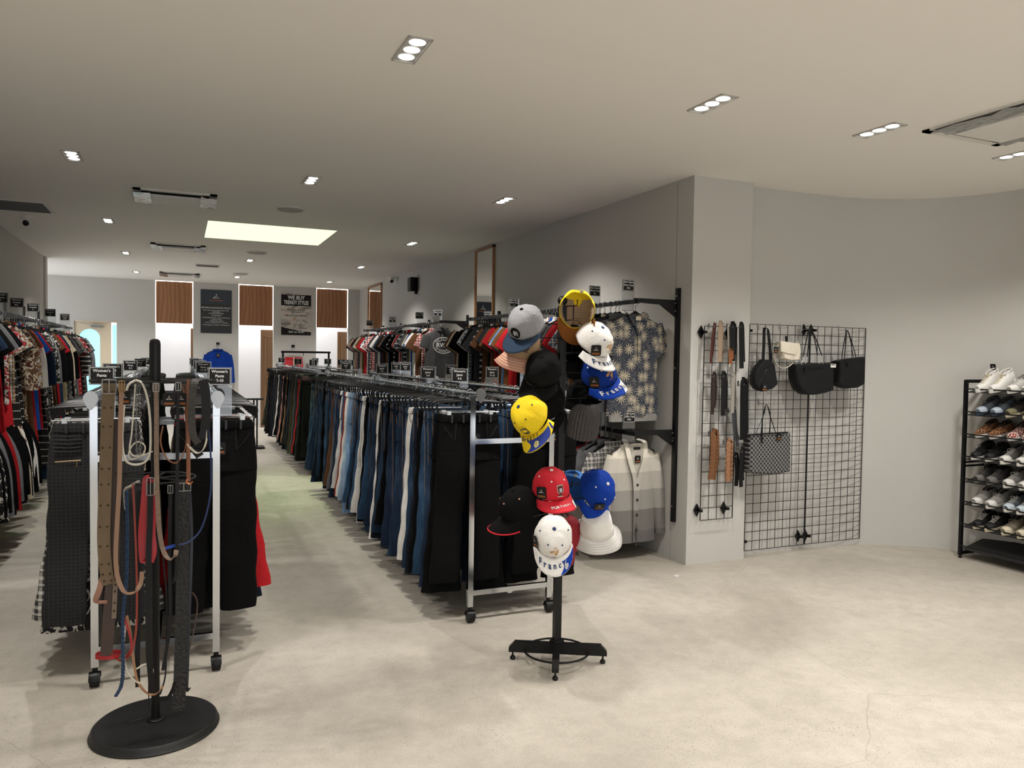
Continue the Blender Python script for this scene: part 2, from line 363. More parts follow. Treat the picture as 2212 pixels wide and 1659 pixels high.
# walls
H = CEIL
mb = MB(); mb.box(((XL - 0.1), 4.1, H / 2), (0.2, 18.2, H)); mb.box((-2.15, 13.1, H / 2), (0.7, 0.2, H)); struct('wall_left', mb, M_WALL)
mb = MB(); mb.box((XW + .1, 10.545, H / 2), (0.2, 11.27, H)); struct('wall_right', mb, M_WALL)
mb = MB(); mb.box(((XW + 4.045) / 2, 4.8, H / 2), (4.045 - XW, 0.2, H)); mb.box((4.045 - .05, 4.95, H / 2), (0.1, 0.4, H)); struct('wall_column', mb, M_WALL)
path = [(4.03, 4.80), (4.5, 4.79), (4.95, 4.775), (5.2, 4.735), (5.42, 4.66), (5.62, 4.55), (5.79, 4.40), (5.92, 4.2), (6.0, 3.98), (6.04, 3.7), (6.05, 3.4), (6.05, -5)]
pp = [Vector((a, b, 0)) for a, b in path[:-1]]; pp = smoothpath(pp, 6) + [Vector((6.05, -5, 0))]
mb = MB(); rings = []
for i, p in enumerate(pp):
    tg = (pp[min(i + 1, len(pp) - 1)] - pp[max(i - 1, 0)]).normalized(); nn = Vector((-tg.y, tg.x, 0)) * 0.2
    rings.append([p, p + nn, p + nn + Vector((0, 0, H)), p + Vector((0, 0, H))])
mb.loft(rings); o = struct('wall_curved', mb, M_WALL, True)
# back wall with three full-height openings
OPS = [(-0.43, 0.24), (1.075, 1.745), (2.595, 3.255)]
mb = MB(); edges = [-2.6] + [e for op in OPS for e in op] + [3.6]
DX = (-1.79, -1.08)
for a, b in zip(edges[0::2], edges[1::2]):
    if a == -2.6:
        mb.box(((-2.6 + DX[0]) / 2, BACK + .06, H / 2), (DX[0] + 2.6, .12, H)); mb.box(((DX[1] + b) / 2, BACK + .06, H / 2), (b - DX[1], .12, H))
        mb.box(((DX[0] + DX[1]) / 2, BACK + .06, (H + 2.095) / 2), (DX[1] - DX[0], .12, H - 2.095))
    else: mb.box(((a + b) / 2, BACK + .06, H / 2), (b - a, .12, H))
struct('wall_back', mb, M_WALL)
# white-lit fitting corridor behind the openings
M_WW = mat('bright_white_wall', 'e9eaec', 0.6, noise=0.01)
mb = MB(); mb.box((1.5, 17.62, H / 2), (4.6, .1, H)); mb.box((-.78, 16.95, H / 2), (.1, 1.3, H)); struct('wall_corridor', mb, M_WW)
ct = thing('corridor_light', 'long white strip light lighting the fitting corridor behind the wooden panels', 'light', (1.4, 16.75, CEIL - .012))
mb = MB(); mb.box((0, 0, -.02), (3.9, .1, .03)); mb.build('diffuser', mat('strip_glow', (1, 1, 1), emis=3), ct, False)
mb = MB(); mb.box((0, 0, -.004), (3.94, .13, .012)); mb.build('housing', M_WHT, ct, False)
ld = bpy.data.lights.new('corridor_lamp', 'AREA'); ld.shape = 'RECTANGLE'; ld.size = 3.8; ld.size_y = .1; ld.energy = 55; ld.color = (.96, .98, 1)
lo = bpy.data.objects.new('corridor_lamp', ld); COL.objects.link(lo); lo.parent = ct; lo.location = (0, 0, -.045)
M_OAK = wood('oak_veneer', '7d5034', 'ab7850', 1.0)
M_LED = mat('led_strip', (1, .98, .94), emis=3.2)
nm = ['left', 'middle', 'right']
for i, (a, b) in enumerate(OPS):
    t = thing('wood_panel', 'brown oak veneer panel above the %s fitting room opening' % nm[i], 'panel', ((a + b) / 2, BACK + .05, 2.10), group='oak panels above the openings')
    w = b - a; mb = MB(); n = 12
    f = lambda u, y: Vector((u, y - .03 * math.cos(u / (w / 2) * PI / 2), 0))
    us = [-(w / 2 - .012) + (w - .024) * k / n for k in range(n + 1)]
    rg = [[(u, -.03 * math.cos(u / w * PI), z) for u in us] + [(u, .01 - .03 * math.cos(u / w * PI), z) for u in us[::-1]] for z in (0, .80)]
    mb.loft(rg); mb.build('veneer', M_OAK, t)
    mb = MB(); mb.box((-w / 2 + .005, 0, .4), (.01, .02, .8)); mb.box((w / 2 - .005, 0, .4), (.01, .02, .8)); mb.box((0, 0, .806), (w, .02, .011)); mb.build('led_edge', M_LED, t, False)
M_DOOR = mat('tan_door_paint', '8a6a4c', 0.55, noise=0.05)
M_DOORL = mat('tan_door_moulding', 'a07e5e', 0.5, noise=0.04)
for i, (a, zt) in enumerate(((.203, 2.02), (1.547, 2.03), (3.135, 2.03))):
    t = thing('door_%d' % (i + 1), None, None, (a, 16.72, 0)); t['kind'] = 'structure'
    mb = MB(); mb.box((.33, 0, zt / 2), (.66, .04, zt)); mb.build('door_leaf', M_DOOR, t, False)
    for z0, z1 in ((.15, .95), (1.05, zt - .14)):
        mb = MB(); w2, h2, cz = .24, (z1 - z0) / 2, (z0 + z1) / 2
        for c, s in (((.33 - w2, -.026, cz), (.02, .02, 2 * h2)), ((.33 + w2, -.026, cz), (.02, .02, 2 * h2)), ((.33, -.026, cz - h2), (2 * w2 + .02, .02, .02)), ((.33, -.026, cz + h2), (2 * w2 + .02, .02, .02))): mb.box(c, s)
        mb.build('moulding', M_DOORL, t, False)
# cream exit door on the back wall, far left
t = thing('door_4', None, None, (0, BACK, 0)); t['kind'] = 'structure'
M_CREAM = mat('cream_door', 'd9cab2', 0.5, noise=0.03); M_SKYG = mat('daylit_glass', (0.36, 0.78, 0.94), emis=1.0)  # door panes glow themselves, standing in for the daylight outside
gx0, gx1, gz0, gz1 = -1.715, -1.37, .3, 1.95
mb = MB()
ycen = .06
mb.box(((DX[0] + gx0) / 2, ycen, 1.04), (gx0 - DX[0], .05, 2.08)); mb.box(((gx1 - 1.245) / 2, ycen, 1.04), (-1.245 - gx1, .05, 2.08)); mb.box(((gx0 + gx1) / 2, ycen, .15), (gx1 - gx0, .05, .3))
r = (gx1 - gx0) / 2; cx = (gx0 + gx1) / 2; zc = gz1 - r; n = 16
ax = [(cx - r * math.cos(PI * k / n), zc + r * math.sin(PI * k / n)) for k in range(n + 1)]
for k in range(n):
    (xa, za), (xb, zb) = ax[k], ax[k + 1]
    mb.prism([(xa, za), (xb, zb), (xb, 2.08), (xa, 2.08)], lambda a, b: (a, .035, b), lambda a, b: (a, .085, b))
mb.build('door_leaf', M_CREAM, t, False)
mb = MB(); mb.box((cx, .07, (gz0 + gz1) / 2), (2 * r + .02, .01, gz1 - gz0 + .02)); mb.build('glass', M_SKYG, t, False)
mb = MB(); mb.box((-1.125, .07, 1.02), (.08, .01, 2.04)); mb.build('side_glass', M_SKYG, t, False)
mb = MB(); mb.box((-1.215, .05, 1.05), (.06, .08, 2.09)); mb.box((-1.085, .05, 1.05), (.012, .08, 2.09)); mb.box((-1.43, .04, 2.087), (.7, .1, .016)); mb.build('door_frame', M_CREAM, t, False)
mb = MB(); mb.box((-1.42, 0, 2.0), (.2, .06, .035)); mb.tube([(-1.36, -.03, 2.01), (-1.55, -.04, 2.03), (-1.7, 0, 2.05)], .008, 6); mb.build('door_closer', M_SIL, t)

# ------------------------------------------------------------ ceiling fixtures
fr = MB(); W2, L2 = .055, .148
for c, s in (((-W2 + .004, 0, -.003), (.008, 2 * L2, .008)), ((W2 - .004, 0, -.003), (.008, 2 * L2, .008)), ((0, -L2 + .004, -.003), (2 * W2, .008, .008)), ((0, L2 - .004, -.003), (2 * W2, .008, .008))): fr.box(c, s)
fr.box((0, 0, .0), (2 * W2 - .016, 2 * L2 - .016, .003)); fr_me = fr.mesh('frame', [mat('fixture_grey', 'b4b2ae', .5, noise=.03)], False)
ln = MB(); ln.lathe([(.036, 0), (.036, -.001), (.03, -.0016), (.012, -.002)], 20); ln_me = ln.mesh('lamp', [mat('lamp_glow', (1, .97, .9), emis=LENS_E)])
spd = bpy.data.lights.new('spot', 'SPOT'); spd.energy = SPOT_W; spd.spot_size = math.radians(128); spd.spot_blend = 0.75; spd.shadow_soft_size = .022; spd.color = (1.0, .962, .912)
LN = {(-0.69, 3.36): None}
colname = {-0.69: 'left-hand', 0.95: 'middle', 2.6: 'right-hand', 3.77: 'fourth', 4.99: 'far right'}
rowname = {3.36: 'nearest row', 3.31: 'nearest row', 3.28: 'nearest row', 6.2: 'second row', 9.1: 'third row', 11.95: 'fourth row', 14.7: 'row nearest the back wall', .5: 'row above the camera', -2.3: 'row by the shop front'}
for x, y, _ in LIGHT_XY:
    t = thing('ceiling_light', 'recessed triple ceiling spotlight, %s column, %s' % (colname[x], rowname[y]), 'light', (x, y, CEIL), group='recessed triple spotlights')
    link('frame', fr_me, t)
    for k in (-1, 0, 1):
        link('lamp', ln_me, t, (0, k * .089, -.002))
    for k in (-1, 0, 1):
        so = bpy.data.objects.new('spot', spd); COL.objects.link(so); so.parent = t; so.location = (0, k * .089, -.03)
        so.rotation_euler = (0, 0, 0)
spd.energy = SPOT_W / 3

def acunit(x, y, w, d, lab, wrap=True):
    t = thing('air_conditioner', lab, 'air conditioner', (x, y, CEIL), group='ceiling air units')
    mb = MB()
    for c, s in (((-w / 2 + .03, 0, -.006), (.06, d, .012)), ((w / 2 - .03, 0, -.006), (.06, d, .012)), ((0, -d / 2 + .025, -.006), (w, .05, .012)), ((0, d / 2 - .025, -.006), (w, .05, .012))): mb.box(c, s)
    mb.build('frame', M_WHT, t, False)
    mb = MB(); mb.box((0, 0, -.001), (w - .1, d - .08, .003)); mb.build('slot', mat('dark_slot', '2c2b2a', .6, noise=.05), t, False)
    mb = MB(); mb.box((0, .02, -.024), (w - .26, d - .27, .02)); mb.build('panel', M_WHT, t, False)
    for sx in (-1, 1):
        mb = MB(); rg = []
        for i in range(9):
            u = -d / 2 + .06 + (d - .12) * i / 8
            rg.append([(sx * (w / 2 - .13 + .045 * j) , u, -.012 - .02 * R_.random()) for j in range(4)])
        mb.loft(rg, (False, False), False)
        mb.build('corner_foil', mat('foil', 'b8b9b8', .25, .8, bump=.6, bscale=30), t)
acunit(-.03, 7.45, .66, .62, 'nearest ceiling air conditioner with silver corners, left of the skylight')
acunit(-.015, 10.95, .64, .66, 'middle ceiling air conditioner, left of and beyond the skylight')
acunit(0, 14.75, .64, .7, 'farthest ceiling air conditioner, close to the back wall')
acunit(4.33, 2.86, .66, .7, 'white ceiling air conditioner at the upper right edge of the view')
for i, (x, y) in enumerate(((.957, 7.49), (.958, 10.93), (.958, 13.99))):
    t = thing('ceiling_speaker', '%s round white ceiling diffuser in the middle of the shop' % ('nearest', 'middle', 'farthest')[i], 'vent', (x, y, CEIL), group='round ceiling diffusers')
    mb = MB(); mb.lathe([(.135, 0), (.135, -.01), (.125, -.014), (.118, -.008)], 32); mb.build('rim', M_WHT, t)
    mb = MB(); mb.lathe([(.116, -.004), (.11, -.02), (.02, -.024)], 32); mb.build('grille', mat('grille_grey', 'a9a7a2', .6, noise=.05), t)
t = thing('ceiling_vent', 'long dark grey return air vent in the ceiling at far left', 'vent', (-1.52, 8.58, CEIL))
mb = MB(); mb.box((0, 0, -.003), (.78, .6, .006)); mb.build('frame', M_WHT, t, False)
mb = MB(); mb.box((0, 0, -.007), (.7, .52, .004)); [mb.box((0, -.24 + .03 * k, -.011), (.7, .006, .006)) for k in range(17)]; mb.build('grille', mat('vent_grey', '6e6e6e', .6, noise=.05), t, False)
t = thing('ceiling_vent', 'small narrow slot vent in the ceiling beyond the skylight', 'vent', (.4, 13.0, CEIL))
mb = MB(); mb.box((0, 0, -.004), (.36, .3, .008)); mb.build('frame', M_WHT, t, False)
mb = MB(); [mb.box((0, -.1 + .05 * k, -.01), (.32, .02, .006)) for k in range(5)]; mb.build('slats', mat('vent_grey', '6e6e6e'), t, False)
for (x, y, lab) in ((-1.425, 9.17, 'white dome security camera on the ceiling at far left, near the dark vent'), (3.40, 13.15, 'white dome security camera in the ceiling corner by the right wall')):
    t = thing('security_camera', lab, 'camera', (x, y, CEIL))
    mb = MB(); mb.lathe([(.055, 0), (.055, -.03), (.045, -.045)], 20); mb.build('base', M_WHT, t)
    mb = MB(); mb.lathe([(.04, -.04), (.043, -.06), (.036, -.085), (.02, -.1), (.004, -.105)], 20); mb.build('housing', M_WHT, t)
    mb = MB(); mb.lathe([(.03, 0), (.028, .012), (.01, .018)], 16, (-.008, -.03, -.08), Matrix.Rotation(PI * .62, 3, 'X')); mb.build('lens', M_BLKP, t)
# wall speaker
t = thing('wall_speaker', 'small black loudspeaker high on the right wall beside the far mirror', 'speaker', (XW, 11.9, 2.68))
mb = MB(); q = [[(-.13 + .0 * z, -.09, z), (-.1, -.09, z), (0, -.05, z), (0, .05, z), (-.1, .09, z), (-.13, .09, z)] for z in (-.11, .11)]; mb.loft(q); mb.build('cabinet', M_BLKP, t, False)
mb = MB(); mb.box((-.133, 0, 0), (.006, .165, .2)); mb.build('grille', M_BLK, t, False)
mb = MB(); mb.box((-.02, 0, -.125), (.04, .04, .05)); mb.build('bracket', M_BLK, t, False)
# mirrors with oak frames
def mirror(y0, y1, z0, z1, lab):
    t = thing('wall_mirror', lab, 'mirror', (XW, (y0 + y1) / 2, z0), group='tall oak framed mirrors'); w = y1 - y0; h = z1 - z0
    mb = MB(); mb.box((-.012, 0, h / 2), (.008, w - .05, h - .05)); mb.build('glass', mat('mirror_glass', 'e8eae8', .01, 1.0), t, False)
    mb = MB()
    for c, s in (((-.015, -w / 2 + .0125, h / 2), (.03, .025, h)), ((-.015, w / 2 - .0125, h / 2), (.03, .025, h)), ((-.015, 0, .0125), (.03, w, .025)), ((-.015, 0, h - .0125), (.03, w, .025))): mb.box(c, s)
    mb.build('frame', wood('mirror_oak', '8a5f3c', 'b58356', 2), t, False)
mirror(8.59, 9.22, .3, 2.895, 'narrow oak framed mirror on the right wall, the nearer of the two')
mirror(14.2, 15.3, .3, 2.895, 'oak framed mirror on the right wall next to the back corner')
# posters
def wallmap(o, y): return lambda a, b: (a, y, b)
t = thing('policy_poster', 'black return and exchange policy poster on the back wall above the blue sweater', 'poster', (.66, BACK - .006, 2.351))
mb = MB(); mb.box((0, 0, 0), (.572, .006, .852)); mb.build('sheet', mat('poster_black', '14161a', .3, noise=.3, nscale=5), t, False)
mb = MB(); mb.box((0, -.0035, .285), (.571, .002, .28)); mb.build('banner', mat('poster_navy', '1a2430', .3, noise=.5, nscale=6), t, False)
mt = MB(); mo = MB(); f = wallmap(t, -.006)
hanger_icon(mt, mo, .14, f, 0, .27); stroke(mo, [(-.12, .215), (.12, .215)], .01, f)
text(mt, 'RETURN & EXCHANGE POLICY', .042, f, bold=.012, dy=.07, sx=.93)
for i, s in enumerate(['Due to the curated resale nature of our', 'merchandise,', 'ALL SALES ARE FINAL', 'NO REFUNDS', 'EXCHANGES ONLY within 7 DAYS with:', '• Original receipt', '• Original tags attached', '• Items in original, unworn condition', 'All exchanges are subject to staff approval']):
    text(mt, s, .029, f, dy=.022 - [0, .03, .06, .1, .145, .178, .21, .242, .285][i], bold=.008)
mt.build('lettering', M_INK, t, False); mo.build('orange_drop', M_ORG, t, False)
t = thing('trendy_styles_poster', 'we buy trendy styles poster on the back wall above the red shorts', 'poster', (2.19, BACK - .006, 2.352))
q = NT('poster_photo'); o_ = q.obj(); nz = q.n('ShaderNodeTexNoise', Scale=4.0, Detail=3.0, Distortion=1.2); q.l(q.scaled(o_, (1, 1, 2.2)), nz.inputs['Vector']); q.l(q.ramp(nz.outputs[0], [(.3, '6d655e'), (.45, 'b3aca4'), (.55, 'c8c2ba'), (.7, 'b08d78')]), q.b.inputs['Base Color'])
mb = MB(); mb.box((0, 0, 0), (.595, .006, .853)); mb.build('sheet', q.m, t, False)
mb = MB(); mb.box((0, -.0035, .285), (.594, .002, .225)); poly(mb, [(-.297, -.426), (.297, -.426), (.297, -.36), (.1, -.34), (-.1, -.31), (-.297, -.26)], lambda a, b: (a, -.0045, b)); mb.build('black_band', M_CARD, t, False)
mt = MB(); f = wallmap(t, -.007)
text(mt, 'WE BUY', .11, f, bold=.03, dy=.335, sx=.82); text(mt, 'TRENDY STYLES', .11, f, bold=.03, dy=.235, sx=.62); mt.build('headline', M_INK, t, False); mt = MB(); text(mt, 'Ask us how!', .065, f, dy=-.36, shear=.3, bold=.01); mt.build('script_line', M_INK, t, False)
mt = MB(); text(mt, 'Bring in your gently used,', .04, f, dy=.09, sx=.85, bold=.006, shear=.15); text(mt, 'on-trend items', .04, f, dy=.045, sx=.85, bold=.006, shear=.15); text(mt, 'Get cash or store credit today', .045, f, dy=-.03, sx=.78, bold=.012, shear=.15); mt.build('small_lettering', mat('dark_print', '2c2826', .7), t, False)
# scrap of paper on the floor
mb = MB(); mb.loft([[(.02 * math.cos(k) * (1 + .3 * math.sin(3 * k + i)), .016 * math.sin(k), .001 + .012 * i) for k in [j * PI / 5 for j in range(10)]] for i in range(2)]); tag(mb.build('paper_scrap', M_WHT, None, loc=(3.24, 4.46, 0)), 'tiny crumpled white paper scrap on the floor before the column', 'paper')
# ============================================================ GARMENTS
def sring(cx, w, t, z, n=18, yo=0.0, p=0.75, yf=None):
    r = []
    for k in range(n):
        a = 2 * PI * k / n; c, s = math.cos(a), math.sin(a)
        x = cx + w * math.copysign(abs(c) ** p, c); y = t * math.copysign(abs(s) ** p, s) + yo
        if yf: y += yf(x, z)
        r.append((x, y, z))
    return r
def fold(seed, amp):
    rr = random.Random(seed); ps = [(rr.uniform(18, 60), rr.uniform(0, 6.3), rr.uniform(-3, 3), rr.uniform(.4, 1)) for _ in range(4)]
    return lambda x, z: amp * sum(w * math.sin(k * x + q * z * 2 + p) for k, p, q, w in ps) * .5
def trousers(seed, L=1.0, w=.175, thigh=.105, knee=.085, hem=.09, splay=.05, t=.03, twist=.0, nz=16):
    rr = random.Random(seed); f = fold(seed, .012); mb = MB()
    fz = lambda x, z: f(x, z) * min(1, abs(z) * 1.5)
    rings = []
    for i in range(6):
        u = i / 5; rings.append(sring(0, w + .022 * math.sin(u * PI / 2), t * (.55 + .6 * u), -.245 * u, yf=fz))
    mb.loft(rings)
    for s in (-1, 1):
        ph = rr.uniform(-.02, .02); rg = []; sp = splay + rr.uniform(-.02, .03)
        for i in range(nz + 1):
            u = i / nz; z = -.2 - (L - .2) * u
            hw = thigh + (knee - thigh) * min(1, u * 2) if u < .5 else knee + (hem - knee) * (u - .5) * 2
            cx = s * (w + .018 - hw + .0 * u) + s * sp * u ** 1.3
            tt = t * (1.1 - .15 * u) + .006 * math.sin(9 * u + seed)
            yo = ph * u * 2 + .01 * math.sin(7 * u + seed + s)
            rg.append(sring(cx, hw + .004 * math.sin(23 * u + seed), tt, z, 16, yo, yf=fz))
        rg.append([(x * .97 + .03 * cx, y * .9, z + .012) for x, y, z in rg[-1]])
        mb.loft(rg)
    return mb
def skirtlike(seed, L, w0, w1, t):
    f = fold(seed, .03); mb = MB(); rg = []
    for i in range(13):
        u = i / 12; rg.append(sring(0, w0 + (w1 - w0) * u, t * (.6 + .6 * u), -L * u, 26, yf=lambda x, z: f(x, z) * abs(z)))
    mb.loft(rg); return mb
def top(seed, L=.68, w=.235, sl=.2, ang=38, t=.028, sleeve_w=.085, hemw=None, nz=12, neck=.075, amp=.01, flare=0):
    f = fold(seed, amp); mb = MB(); rg = []; hemw = hemw or w
    prof = [(neck, 0.0), (neck + .03, -.012), (w * .72, -.042), (w * .93, -.066), (w, -.1), (w * .985, -.17)]
    for x, z in prof: rg.append(sring(0, x, t * (.4 + min(1, -z * 9) * .6), z, 22, p=.8, yf=f))
    for i in range(1, nz + 1):
        u = i / nz; z = -.17 - (L - .17) * u
        ww = w * .97 + (hemw - w * .97) * u; rg.append(sring(0, ww, t * (1 + flare * u), z, 22, p=.8, yf=lambda x, zz: f(x, zz) * (1 + abs(zz) * 1.2)))
    mb.loft(rg)
    for s in (-1, 1):
        a = math.radians(ang); dx, dz = s * math.cos(a), -math.sin(a); px, pz = math.sin(a), s * math.cos(a) * 1.0
        rg = []; n = 4 if sl < .35 else 9
        for i in range(n + 1):
            u = i / n
            ar = a + (math.radians(84) - a) * min(1, u * 1.6) * (1 if sl > .35 else .35)
            if i == 0: c = Vector((s * w * .80, 0, -.10)); 
            else: c = c + Vector((s * math.cos(ar), 0, -math.sin(ar))) * (sl / n)
            hw = sleeve_w * (1 - .38 * u if sl > .35 else 1 - .05 * u)
            nx, nz_ = math.sin(ar) * s, math.cos(ar)
            r = []
            for k in range(12):
                q = 2 * PI * k / 12; e = math.copysign(abs(math.cos(q)) ** .8, math.cos(q)) * hw; y = math.sin(q) * t * .85
                r.append((c.x + nx * e, y + f(c.x + nx * e, c.z) * .8, c.z + nz_ * e))
            rg.append(r)
        mb.loft(rg)
    return mb
ZW = -.13   # waist below the rail centre
def _m(n, mb): return mb.mesh(n, [M_BLK])
TR = [_m('trousers', trousers(i, *a)) for i, a in enumerate([
    (.98, .17, .105, .085, .085, .06, .034), (1.03, .175, .11, .09, .1, .04, .037), (.93, .165, .1, .075, .07, .05, .031),
    (1.06, .18, .115, .1, .12, .05, .034), (.99, .17, .11, .1, .11, .03, .04), (.95, .172, .1, .08, .078, .08, .03), (.99, .18, .1, .09, .09, .012, .034)])]
SKT = [_m('skirt', skirtlike(31, .6, .17, .27, .03)), _m('skirt', skirtlike(32, .85, .17, .3, .035))]
TEE = [_m('shirt', top(40 + i, *a)) for i, a in enumerate([(.66, .23, .17, 38, .026), (.7, .24, .19, 46, .03), (.62, .21, .16, 52, .024), (.74, .245, .2, 42, .03)])]
LNG = [_m('shirt', top(50 + i, *a)) for i, a in enumerate([(.68, .23, .56, 55, .03), (.72, .24, .58, 62, .034), (.66, .22, .54, 50, .028)])]
DRS = [_m('dress', top(60 + i, L, w, sl, 45, .03, .08, hw, 16, .07, .014, .6)) for i, (L, w, sl, hw) in enumerate([(1.15, .2, .16, .27), (1.35, .21, .18, .3), (.98, .2, .2, .25), (1.5, .19, .5, .26)])]
mb = MB(); mb.loft([sring(0, .172 * 1.03, .024, .0), sring(0, .176 * 1.03, .03, -.018), sring(0, .178 * 1.04, .03, -.038)]); WB = _m('waistband', mb)
mb = MB(); mb.loft([sring(0, .09, .024, .018, p=.9), sring(0, .096, .03, -.006, p=.9), sring(0, .108, .027, -.03, p=.9)]); CLL = _m('collar', mb)
# hangers
mb = MB(); mb.tube(smoothpath([(-.19, 0, -.10), (-.2, 0, -.055), (-.17, 0, -.035), (-.04, 0, -.028), (0, 0, -.02), (.04, 0, -.028), (.17, 0, -.035), (.2, 0, -.055), (.19, 0, -.10)], 4), .0065, 6)
HG_T = mb.mesh('hanger_bar', [M_BLKP])
mb = MB(); mb.tube([(-.185, 0, -.095), (.185, 0, -.095)], .0035, 6); HG_R = mb.mesh('clip_rod', [M_CHR])
mb = MB(); mb.box((0, -.012, -.012), (.022, .008, .05)); mb.box((0, .012, -.012), (.022, .008, .05)); mb.box((0, 0, .008), (.018, .026, .01)); CLIP = mb.mesh('clip', [M_FROST], False)
mb = MB(); mb.rib(smoothpath([(-.2, 0, -.075), (-.12, 0, -.035), (-.03, 0, -.004), (0, 0, .012), (.03, 0, -.004), (.12, 0, -.035), (.2, 0, -.075)], 4), (0, 1, 0), .012, .02); HG_S = mb.mesh('hanger_arms', [M_BLKP])
def hookmesh(dz, m, r=.002):
    mb = MB(); pts = [(0, 0, -.045 - dz), (0, 0, -.025), (.012, 0, -.019)] + [(.0215 * math.cos(a), 0, .0215 * math.sin(a)) for a in [math.radians(-40 + 24 * k) for k in range(11)]]
    mb.tube(pts, r, 5); return mb.mesh('hanger_hook', [m])
HOOK = hookmesh(0, M_CHR); HOOKL = hookmesh(.05, M_SIL, .003)
def price_tag(parent, loc, s=.03, rx=PI / 2, rz=0, M=None):
    if 'tagmesh' not in MC:
        mb = MB(); P = arc(.7, .7, .3, 0, PI / 2, 3) + arc(-.7, .7, .3, PI / 2, PI, 3) + arc(-.7, -1, .3, PI, 1.5 * PI, 3) + arc(.7, -1, .3, 1.5 * PI, 2 * PI, 3)
        mb.prism([(a * .5, b * .5) for a, b in P], lambda a, b: (a, -.02, b), lambda a, b: (a, .02, b)); MC['tagmesh'] = mb.mesh('price_tag', [M_CARD], False)
        mt = MB(); mo = MB(); hanger_icon(mt, mo, .5, lambda a, b: (a, -.03, b), 0, -.02); MC['tagicon'] = mt.mesh('hanger_mark', [M_INK], False)
        [stroke(mo, [(-.38, y), (.38, y)], w, lambda a, b: (a, -.03, b)) for y, w in ((-.36, .07), (-.47, .03))]
        MC['tagorange'] = mo.mesh('orange_mark', [M_ORG], False)
    t = link('price_tag', MC['tagmesh'], parent)
    if M is not None: t.matrix_local = M @ Matrix.Scale(s, 4)
    else: t.location = loc; t.scale = (s,) * 3; t.rotation_euler = (0, 0, rz)
    link('hanger_mark', MC['tagicon'], t); link('orange_mark', MC['tagorange'], t)
    return t
CN = {}
def C(name, *hexes): 
    for h in hexes: CN[h] = name
C('black', '060607', '0a0a0b', '08080a'); C('dark navy', '151c28', '121a26'); C('dark blue', '1c2b40', '22374f'); C('mid blue', '34506d', '2b4560'); C('light blue', '6c8db0', '7a97b6')
C('pale blue', '9db4cc'); C('white', 'cfcdc8', 'dcd9d3'); C('grey', '5b5b5d', '6f7073'); C('charcoal', '2a2a2c', '333336'); C('brown', '5a3c28', '6e4527'); C('rust red', '8c2a1c'); C('red', '9c1c22', 'b02228')
C('cream', 'b9ab90', 'c9bda4'); C('olive', '43402e', '3a3a28'); C('tan', '8d6d48', 'a07a50'); C('bright blue', '1c4ea0'); C('pink', 'c08a80'); C('burgundy', '4a1518'); C('yellow', 'c8a02a')
PN = {'plaid': 'plaid', 'stripe': 'striped', 'vstripe': 'pinstriped', 'check': 'checked', 'blotch': 'patterned', 'dash': 'dotted stripe'}
def garment(kind, me, m, col, loc, rz, label, cat, group, detail=2, scale=1.0, hook=None, tagged=False, sink=0.0, front_one=False):
    t = thing(kind, label, cat, loc, rz, group)
    body = link({'jeans': 'denim_legs', 'trousers': 'legs'}.get(kind, 'body'), me, t, (0, 0, (ZW if kind in ('jeans', 'trousers', 'skirt') else -.09) - sink), m)
    if kind in ('jeans', 'trousers'): body.scale = (1, 1, .955)
    if kind in ('jeans', 'trousers', 'skirt'):
        if detail: link('waistband', WB, t, (0, 0, ZW + .004), m)
        h = link('hanger', HG_T, t, (0, 0, -.018))
        if detail:
            link('hook', HOOK, h, (0, 0, .018))
        if detail > 1 and (front_one or R_.random() < .12):
            link('clip_rod', HG_R, h); [link('clip', CLIP, h, (s * .13, 0, -.1)) for s in (-1, 1)]
    else:
        if detail: link('collar', CLL, t, (0, 0, -.085 - sink), m)
        h = link('hanger', HG_S, t, (0, 0, -.085))
        link('hook', HOOKL, t, (0, 0, 0))
    if tagged: price_tag(t, (.02, -.05, -.26), .055)
    return t
